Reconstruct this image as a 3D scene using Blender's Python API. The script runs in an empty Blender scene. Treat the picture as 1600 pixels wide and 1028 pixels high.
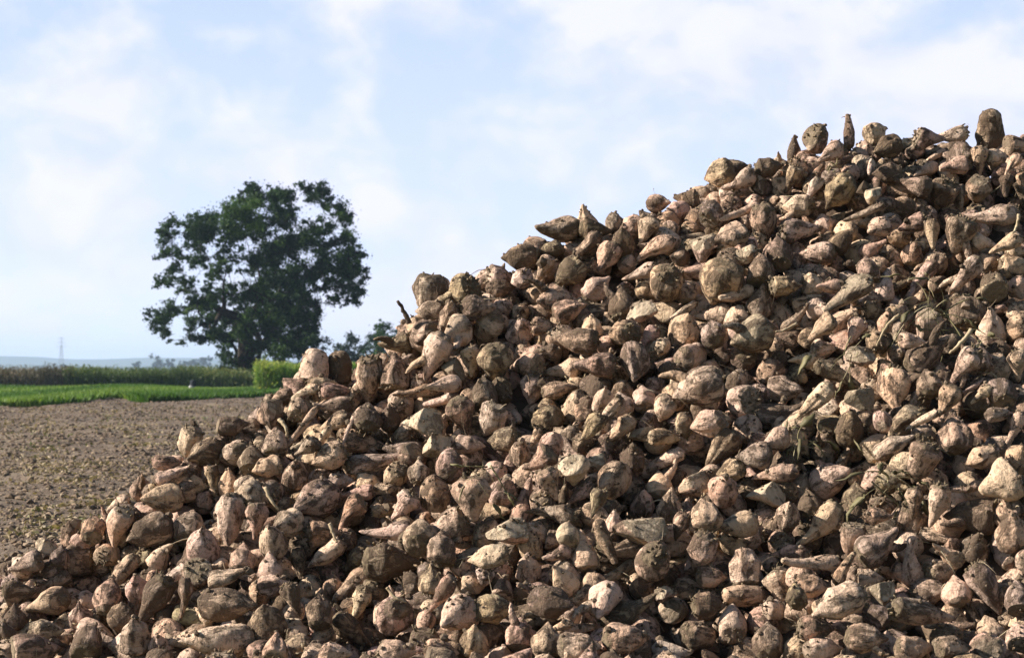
import bpy, math, random
import numpy as np
from mathutils import Matrix, Vector

rng = np.random.default_rng(20240917)
random.seed(7)
scene = bpy.context.scene
COL = scene.collection

# ------------------------------------------------------------------ camera
F = 3200.0      # focal length in photo pixels (photo 1600 wide)
HY = 580.0      # horizon row of the photo
CH = 1.0        # camera height, m
cam_d = bpy.data.cameras.new("camera")
cam = bpy.data.objects.new("camera", cam_d)
COL.objects.link(cam)
cam.location = (0, 0, CH)
cam.rotation_euler = (math.radians(90), 0, 0)
cam_d.sensor_width = 36
cam_d.lens = 36 * F / 1600
cam_d.shift_y = (HY - 514) / 1600
cam_d.clip_start = 0.1
cam_d.clip_end = 20000
cam_d.dof.use_dof = True
cam_d.dof.focus_distance = 8.0
cam_d.dof.aperture_fstop = 9.0
scene.camera = cam


def at(px, py, Y):
    return np.array([(px - 800) / F * Y, Y, CH + (HY - py) / F * Y])


def proj(P):
    P = np.asarray(P)
    return 800 + P[..., 0] / P[..., 1] * F, HY - (P[..., 2] - CH) / P[..., 1] * F


# ------------------------------------------------------------------ helpers
def tag(o, label=None, cat=None, group=None, kind=None):
    if label: o["label"] = label
    if cat: o["category"] = cat
    if group: o["group"] = group
    if kind: o["kind"] = kind
    return o


def link(name, me, mat=None, parent=None):
    o = bpy.data.objects.new(name, me)
    if mat is not None and me is not None:
        me.materials.append(mat)
    COL.objects.link(o)
    if parent is not None:
        o.parent = parent
    return o


def raw_mesh(name, V, quads=None, tris=None, smooth=True, attrs=None):
    """V (n,3); quads (m,4); tris (k,3)"""
    me = bpy.data.meshes.new(name)
    V = np.asarray(V, dtype=np.float32)
    nq = 0 if quads is None else len(quads)
    nt = 0 if tris is None else len(tris)
    loops = []
    if nq: loops.append(np.asarray(quads, dtype=np.int32).ravel())
    if nt: loops.append(np.asarray(tris, dtype=np.int32).ravel())
    loops = np.concatenate(loops)
    me.vertices.add(len(V))
    me.vertices.foreach_set("co", V.ravel())
    me.loops.add(len(loops))
    me.loops.foreach_set("vertex_index", loops)
    me.polygons.add(nq + nt)
    start = np.concatenate([np.arange(nq) * 4, nq * 4 + np.arange(nt) * 3]).astype(np.int32)
    me.polygons.foreach_set("loop_start", start)
    me.polygons.foreach_set("use_smooth", np.full(nq + nt, smooth))
    if attrs:
        for k, (typ, arr) in attrs.items():
            a = me.attributes.new(k, typ, 'POINT')
            arr = np.asarray(arr, dtype=np.float32)
            a.data.foreach_set({"FLOAT": "value", "FLOAT_VECTOR": "vector", "FLOAT_COLOR": "color"}[typ], arr.ravel())
    me.update(calc_edges=True)
    return me


def tube(pts, radii, n=8, cap=True):
    pts = np.asarray(pts, float); k = len(pts)
    V, Q, T = [], [], []
    up = np.array([0.13, 0.21, 1.0])
    for i in range(k):
        d = pts[min(i + 1, k - 1)] - pts[max(i - 1, 0)]
        d /= np.linalg.norm(d) + 1e-9
        a = np.cross(d, up)
        if np.linalg.norm(a) < 0.1: a = np.cross(d, np.array([1.0, 0, 0]))
        a /= np.linalg.norm(a); b = np.cross(d, a)
        for j in range(n):
            t = 2 * math.pi * j / n
            V.append(pts[i] + radii[i] * (math.cos(t) * a + math.sin(t) * b))
    for i in range(k - 1):
        for j in range(n):
            Q.append((i * n + j, i * n + (j + 1) % n, (i + 1) * n + (j + 1) % n, (i + 1) * n + j))
    if cap:
        V.append(pts[0]); V.append(pts[-1])
        c0, c1 = len(V) - 2, len(V) - 1
        for j in range(n):
            T.append((c0, (j + 1) % n, j))
            T.append((c1, (k - 1) * n + j, (k - 1) * n + (j + 1) % n))
    return np.array(V), np.array(Q), np.array(T).reshape(-1, 3)


class Acc:
    def __init__(s): s.V, s.Q, s.T, s.n, s.A = [], [], [], 0, {}
    def add(s, V, Q=None, T=None, **at_):
        V = np.asarray(V, dtype=np.float32)
        if Q is not None and len(Q): s.Q.append(np.asarray(Q) + s.n)
        if T is not None and len(T): s.T.append(np.asarray(T) + s.n)
        s.V.append(V); s.n += len(V)
        for k, a in at_.items(): s.A.setdefault(k, []).append(np.asarray(a, dtype=np.float32))
    def mesh(s, name, smooth=True, types=None):
        at_ = {k: (types[k], np.concatenate(v)) for k, v in s.A.items()} if types else None
        return raw_mesh(name, np.concatenate(s.V), np.concatenate(s.Q) if s.Q else None,
                        np.concatenate(s.T) if s.T else None, smooth, at_)


def ico():
    t = (1 + 5 ** .5) / 2
    V = np.array([(-1, t, 0), (1, t, 0), (-1, -t, 0), (1, -t, 0), (0, -1, t), (0, 1, t), (0, -1, -t), (0, 1, -t), (t, 0, -1), (t, 0, 1), (-t, 0, -1), (-t, 0, 1)], float)
    V /= np.linalg.norm(V[0])
    T = np.array([(0, 11, 5), (0, 5, 1), (0, 1, 7), (0, 7, 10), (0, 10, 11), (1, 5, 9), (5, 11, 4), (11, 10, 2), (10, 7, 6), (7, 1, 8), (3, 9, 4), (3, 4, 2), (3, 2, 6), (3, 6, 8), (3, 8, 9), (4, 9, 5), (2, 4, 11), (6, 2, 10), (8, 6, 7), (9, 8, 1)])
    return V, T


IV, IT = ico()


def ribbon(pts, w, r):
    pts = np.asarray(pts); k = len(pts)
    V, Q = [], []
    sd = r.normal(size=3); sd[1] *= 0.3; sd /= np.linalg.norm(sd)
    for i in range(k):
        d = pts[min(i + 1, k - 1)] - pts[max(i - 1, 0)]
        s = np.cross(d, sd); s /= np.linalg.norm(s) + 1e-9
        nn = np.cross(s, d); nn /= np.linalg.norm(nn) + 1e-9
        wi = w[i]
        V += [pts[i] - s * wi, pts[i] + nn * wi * 0.35, pts[i] + s * wi, pts[i] - nn * wi * 0.2]
    for i in range(k - 1):
        for j in range(4):
            Q.append((i * 4 + j, i * 4 + (j + 1) % 4, i * 4 + 4 + (j + 1) % 4, i * 4 + 4 + j))
    Q.append((0, 3, 2, 1)); e = (k - 1) * 4; Q.append((e, e + 1, e + 2, e + 3))
    return np.array(V), np.array(Q)


def fourier(P, r, kmin, kmax, n=10):
    """smooth random field of unit-ish amplitude"""
    d = r.normal(size=(n, 3)); d /= np.linalg.norm(d, axis=1)[:, None]
    k = r.uniform(kmin, kmax, n)
    ph = r.uniform(0, 6.283, n)
    return np.cos(P @ (d * k[:, None]).T + ph).sum(1) / math.sqrt(n)


# ------------------------------------------------------------------ materials
def new_mat(name):
    m = bpy.data.materials.new(name); m.use_nodes = True
    nt = m.node_tree; nt.nodes.clear()
    out = nt.nodes.new("ShaderNodeOutputMaterial")
    return m, nt, out


def N(nt, t, **kw):
    n = nt.nodes.new(t)
    for k, v in kw.items():
        if k.startswith("i_"):
            n.inputs[k[2:].replace("_", " ")].default_value = v
        else:
            setattr(n, k, v)
    return n


def ramp(nt, fac, stops):
    r = nt.nodes.new("ShaderNodeValToRGB")
    e = r.color_ramp.elements
    while len(e) < len(stops): e.new(0.5)
    for i, (p, c) in enumerate(stops):
        e[i].position = p
        e[i].color = c if len(c) == 4 else (*c, 1)
    nt.links.new(fac, r.inputs[0])
    return r


def mixc(nt, fac, a, b, blend='MIX'):
    m = nt.nodes.new("ShaderNodeMix"); m.data_type = 'RGBA'; m.blend_type = blend
    for sock, v in ((m.inputs[0], fac), (m.inputs[6], a), (m.inputs[7], b)):
        if hasattr(v, "is_linked"): nt.links.new(v, sock)
        elif isinstance(v, (int, float)): sock.default_value = v
        else: sock.default_value = (*v, 1) if len(v) == 3 else v
    return m.outputs[2]


def math_n(nt, op, a, b=0.0, clamp=False):
    m = nt.nodes.new("ShaderNodeMath"); m.operation = op; m.use_clamp = clamp
    for i, v in ((0, a), (1, b)):
        if hasattr(v, "is_linked"): nt.links.new(v, m.inputs[i])
        else: m.inputs[i].default_value = v
    return m.outputs[0]


def beet_material(name, crown=False):
    m, nt, out = new_mat(name)
    L = nt.links
    bs = N(nt, "ShaderNodeBsdfPrincipled"); L.new(bs.outputs[0], out.inputs[0])
    lc = N(nt, "ShaderNodeAttribute", attribute_name="lc").outputs["Vector"]
    base = N(nt, "ShaderNodeAttribute", attribute_name="base").outputs["Color"]
    mudv = N(nt, "ShaderNodeAttribute", attribute_name="mud").outputs["Fac"]
    cut = N(nt, "ShaderNodeAttribute", attribute_name="cut").outputs["Fac"]
    ax = N(nt, "ShaderNodeAttribute", attribute_name="axial").outputs["Fac"]
    mps = N(nt, "ShaderNodeMapping"); mps.inputs["Scale"].default_value = (1.25, 1.25, 0.55); L.new(lc, mps.inputs[0])
    n1 = N(nt, "ShaderNodeTexNoise", i_Scale=21.0, i_Detail=7.0, i_Roughness=0.66, i_Distortion=0.6); L.new(mps.outputs[0], n1.inputs["Vector"])
    n2 = N(nt, "ShaderNodeTexNoise", i_Scale=60.0, i_Detail=5.0, i_Roughness=0.7); L.new(lc, n2.inputs["Vector"])
    n3 = N(nt, "ShaderNodeTexNoise", i_Scale=7.0, i_Detail=3.0); L.new(lc, n3.inputs["Vector"])
    vo = N(nt, "ShaderNodeTexVoronoi", i_Scale=38.0); L.new(lc, vo.inputs["Vector"])
    # skin variation: pale scuffs, pink patches
    c = mixc(nt, ramp(nt, n3.outputs[0], [(0.35, (0, 0, 0)), (0.7, (1, 1, 1))]).outputs[0], base,
             mixc(nt, 1.0, base, (1.02, 0.90, 0.84), 'MULTIPLY'))
    sc = ramp(nt, n2.outputs[0], [(0.52, (0, 0, 0)), (0.72, (1, 1, 1))]).outputs[0]
    c = mixc(nt, math_n(nt, 'MULTIPLY', sc, 0.45), c, (0.60, 0.48, 0.35))
    # small dark pits and lateral root scars running round the root
    wv = N(nt, "ShaderNodeTexNoise", i_Scale=9.0, i_Detail=2.0); 
    mp = N(nt, "ShaderNodeMapping"); mp.inputs["Scale"].default_value = (2.0, 2.0, 9.0)
    L.new(lc, mp.inputs[0]); L.new(mp.outputs[0], wv.inputs["Vector"])
    rings = ramp(nt, wv.outputs[0], [(0.52, (0, 0, 0)), (0.60, (1, 1, 1)), (0.68, (0, 0, 0))]).outputs[0]
    c = mixc(nt, math_n(nt, 'MULTIPLY', rings, 0.3), c, (0.20, 0.13, 0.08))
    pit = ramp(nt, n2.outputs[0], [(0.38, (1, 1, 1)), (0.48, (0, 0, 0))]).outputs[0]
    c = mixc(nt, math_n(nt, 'MULTIPLY', pit, 0.45), c, (0.12, 0.08, 0.05))
    # mud, more of it where the fields say so
    mm = math_n(nt, 'ADD', n1.outputs[0], math_n(nt, 'ADD', math_n(nt, 'MULTIPLY', mudv, 0.42), 0.062))
    mm = math_n(nt, 'ADD', mm, math_n(nt, 'MULTIPLY', math_n(nt, 'SUBTRACT', n2.outputs[0], 0.5), 0.5))
    mask = ramp(nt, mm, [(0.615, (0, 0, 0)), (0.72, (1, 1, 1))]).outputs[0]
    mudc = mixc(nt, n2.outputs[0], (0.036, 0.023, 0.015), (0.145, 0.098, 0.062))
    c = mixc(nt, math_n(nt, 'MULTIPLY', mask, 0.9), c, mudc)
    if crown:
        g = ramp(nt, n1.outputs[0], [(0.4, (0.09, 0.065, 0.038)), (0.55, (0.19, 0.145, 0.085)), (0.68, (0.36, 0.27, 0.17))]).outputs[0]
        c = mixc(nt, 0.62, c, g)
    # cut flesh
    vr = N(nt, "ShaderNodeTexWave", wave_type='RINGS', i_Scale=14.0, i_Distortion=3.0, i_Detail=3.0); L.new(lc, vr.inputs[0])
    flesh = mixc(nt, math_n(nt, 'MULTIPLY', vr.outputs[1] if len(vr.outputs) > 1 else vr.outputs[0], 0.35), (0.58, 0.46, 0.31), (0.36, 0.26, 0.15))
    flesh = mixc(nt, math_n(nt, 'MULTIPLY', mask, 0.55), flesh, mudc)
    c = mixc(nt, math_n(nt, 'MULTIPLY', cut, 0.85), c, flesh)
    L.new(c, bs.inputs["Base Color"])
    rg = math_n(nt, 'ADD', math_n(nt, 'MULTIPLY', mask, 0.22), 0.7)
    L.new(rg, bs.inputs["Roughness"])
    bs.inputs["Specular IOR Level"].default_value = 0.22
    h = math_n(nt, 'ADD', math_n(nt, 'MULTIPLY', n1.outputs[0], 1.2), math_n(nt, 'MULTIPLY', n2.outputs[0], 0.6))
    h = math_n(nt, 'ADD', h, math_n(nt, 'MULTIPLY', mask, 0.35))
    h = math_n(nt, 'ADD', h, math_n(nt, 'MULTIPLY', vo.outputs[0], 0.3))
    h = math_n(nt, 'SUBTRACT', h, math_n(nt, 'MULTIPLY', rings, 0.12))
    bp = N(nt, "ShaderNodeBump", i_Strength=1.0, i_Distance=0.012)
    L.new(h, bp.inputs["Height"]); L.new(bp.outputs[0], bs.inputs["Normal"])
    return m


def foliage_material(name, c1, c2, c3=None, rough=0.6, trans=0.25, attr="shade"):
    m, nt, out = new_mat(name); L = nt.links
    a = N(nt, "ShaderNodeAttribute", attribute_name=attr).outputs["Fac"]
    stops = [(0.0, c1), (0.6, c2)] + ([(1.0, c3)] if c3 else [])
    c = ramp(nt, a, stops).outputs[0]
    bs = N(nt, "ShaderNodeBsdfPrincipled", i_Roughness=rough)
    bs.inputs["Specular IOR Level"].default_value = 0.25
    tr = N(nt, "ShaderNodeBsdfTranslucent")
    L.new(c, bs.inputs[0]); L.new(mixc(nt, 1.0, c, (1.3, 1.35, 0.6), 'MULTIPLY'), tr.inputs[0])
    mx = N(nt, "ShaderNodeMixShader", i_Fac=trans)
    L.new(bs.outputs[0], mx.inputs[1]); L.new(tr.outputs[0], mx.inputs[2]); L.new(mx.outputs[0], out.inputs[0])
    return m


def noise_material(name, stops, scale=5.0, detail=8.0, rough=0.9, bump=0.0, dist=0.02, coord="Object", scale2=None):
    m, nt, out = new_mat(name); L = nt.links
    tc = N(nt, "ShaderNodeTexCoord")
    n = N(nt, "ShaderNodeTexNoise", i_Scale=scale, i_Detail=detail, i_Roughness=0.65)
    L.new(tc.outputs[coord], n.inputs["Vector"])
    fac = n.outputs[0]
    if scale2:
        nb = N(nt, "ShaderNodeTexNoise", i_Scale=scale2, i_Detail=3.0)
        L.new(tc.outputs[coord], nb.inputs["Vector"])
        fac = math_n(nt, 'ADD', math_n(nt, 'MULTIPLY', fac, 0.55), math_n(nt, 'MULTIPLY', nb.outputs[0], 0.45))
    c = ramp(nt, fac, stops).outputs[0]
    bs = N(nt, "ShaderNodeBsdfPrincipled", i_Roughness=rough)
    bs.inputs["Specular IOR Level"].default_value = 0.15
    L.new(c, bs.inputs[0]); L.new(bs.outputs[0], out.inputs[0])
    if bump:
        bp = N(nt, "ShaderNodeBump", i_Strength=bump, i_Distance=dist)
        L.new(n.outputs[0], bp.inputs["Height"]); L.new(bp.outputs[0], bs.inputs["Normal"])
    return m


M_BEET = beet_material("beet skin")
M_CROWN = beet_material("beet crown", True)

# ------------------------------------------------------------------ pile surface
# crest of the heap: photo column, photo row of the surface under the top beets, depth
CR = np.array([
    (-500, 960, 8.1), (-200, 930, 8.1), (0, 905, 8.2), (60, 885, 8.2), (110, 852, 8.25), (160, 832, 8.25), (210, 790, 8.3), (260, 742, 8.35),
    (300, 705, 8.4), (350, 682, 8.4), (400, 655, 8.5), (440, 628, 8.5), (480, 595, 8.6), (520, 582, 8.6), (570, 577, 8.6),
    (610, 552, 8.7), (640, 525, 8.7), (670, 480, 8.8), (720, 455, 8.8), (780, 418, 8.9), (830, 400, 8.9), (870, 372, 9.0),
    (930, 352, 9.0), (990, 345, 9.1), (1040, 318, 9.1), (1090, 300, 9.2), (1130, 275, 9.2), (1190, 264, 9.25), (1240, 236, 9.3),
    (1300, 220, 9.3), (1380, 215, 9.35), (1450, 220, 9.4), (1550, 222, 9.45), (1650, 228, 9.5), (1800, 225, 9.5), (2100, 240, 9.6)], float)
cX = (CR[:, 0] - 800) / F * CR[:, 2]
cY = CR[:, 2]
cZ = CH + (HY - CR[:, 1]) / F * CR[:, 2]
_u = np.random.default_rng(5)
UD = [(_u.uniform(3, 8), _u.uniform(3, 8), _u.uniform(0, 6.28)) for _ in range(6)]


HOLES = []


def gz(y):
    '''the ground falls away a little towards the camera, at the foot of the heap'''
    t = np.clip((8.75 - y) / 1.7, 0, 1)
    return -0.50 * t * t * (3 - 2 * t)


def H(x, y):
    yc = np.interp(x, cX, cY); zc = np.interp(x, cX, cZ)
    front = yc - y
    s = np.interp(x, [-2.3, -1.6, -0.6, 1.0, 3.0], [0.52, 0.60, 0.66, 0.70, 0.66])
    h = np.where(front > 0, zc - s * (np.sqrt(front ** 2 + 0.01) - 0.1), zc - 0.75 * (-front))
    und = sum(np.sin(a * x + b * y + p) for a, b, p in UD) * 0.028
    h = h + und * np.clip(np.abs(front) * 2, 0, 1)
    for hx_, hy2_, hd_ in HOLES:
        h = h - hd_ * np.exp(-((x - hx_) ** 2 + ((y - hy2_) * .8) ** 2) / (2 * 0.095 ** 2))
    fl = 0.10 + gz(y)
    d = h - fl
    return fl + 0.5 * (d + np.sqrt(d * d + 0.003))     # soft floor: the toe thins out on the soil


def hit(px, py):
    """depth at which the view ray meets the heap; past the skyline use the crest depth"""
    Y = np.arange(5.6, 9.9, 0.01)
    X = (px - 800) / F * Y
    Z = CH + (HY - py) / F * Y
    ok = Z <= H(X, Y)
    yc = np.interp(X, cX, cY)
    ok &= (Y <= yc + 0.05)
    if ok.any():
        return Y[np.argmax(ok)]
    i = np.argmin(np.abs(Y - yc))
    return Y[i]


# hollows of the heap, where the photograph shows deep shade between the beets
_hl = []
for hx_, hy2_ in ((825, 600), (770, 630), (630, 735), (600, 935), (385, 925), (470, 850), (1062, 452), (812, 472), (1300, 662), (1490, 722), (1430, 852), (1075, 845), (1225, 425),
                  (1330, 690), (1445, 288), (1160, 858), (1392, 950), (1495, 475), (965, 700), (1185, 585), (280, 800), (150, 880), (270, 925), (1362, 452), (705, 700), (935, 412),
                  (1010, 905), (1480, 655), (1270, 560), (880, 570), (560, 830), (720, 560), (1560, 900), (1020, 745), (1240, 830), (335, 725), (520, 745), (800, 880), (1130, 960)):
    Y_ = hit(hx_, hy2_)
    _hl.append(((hx_ - 800) / F * Y_, Y_, 0.12))
HOLES += _hl

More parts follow.
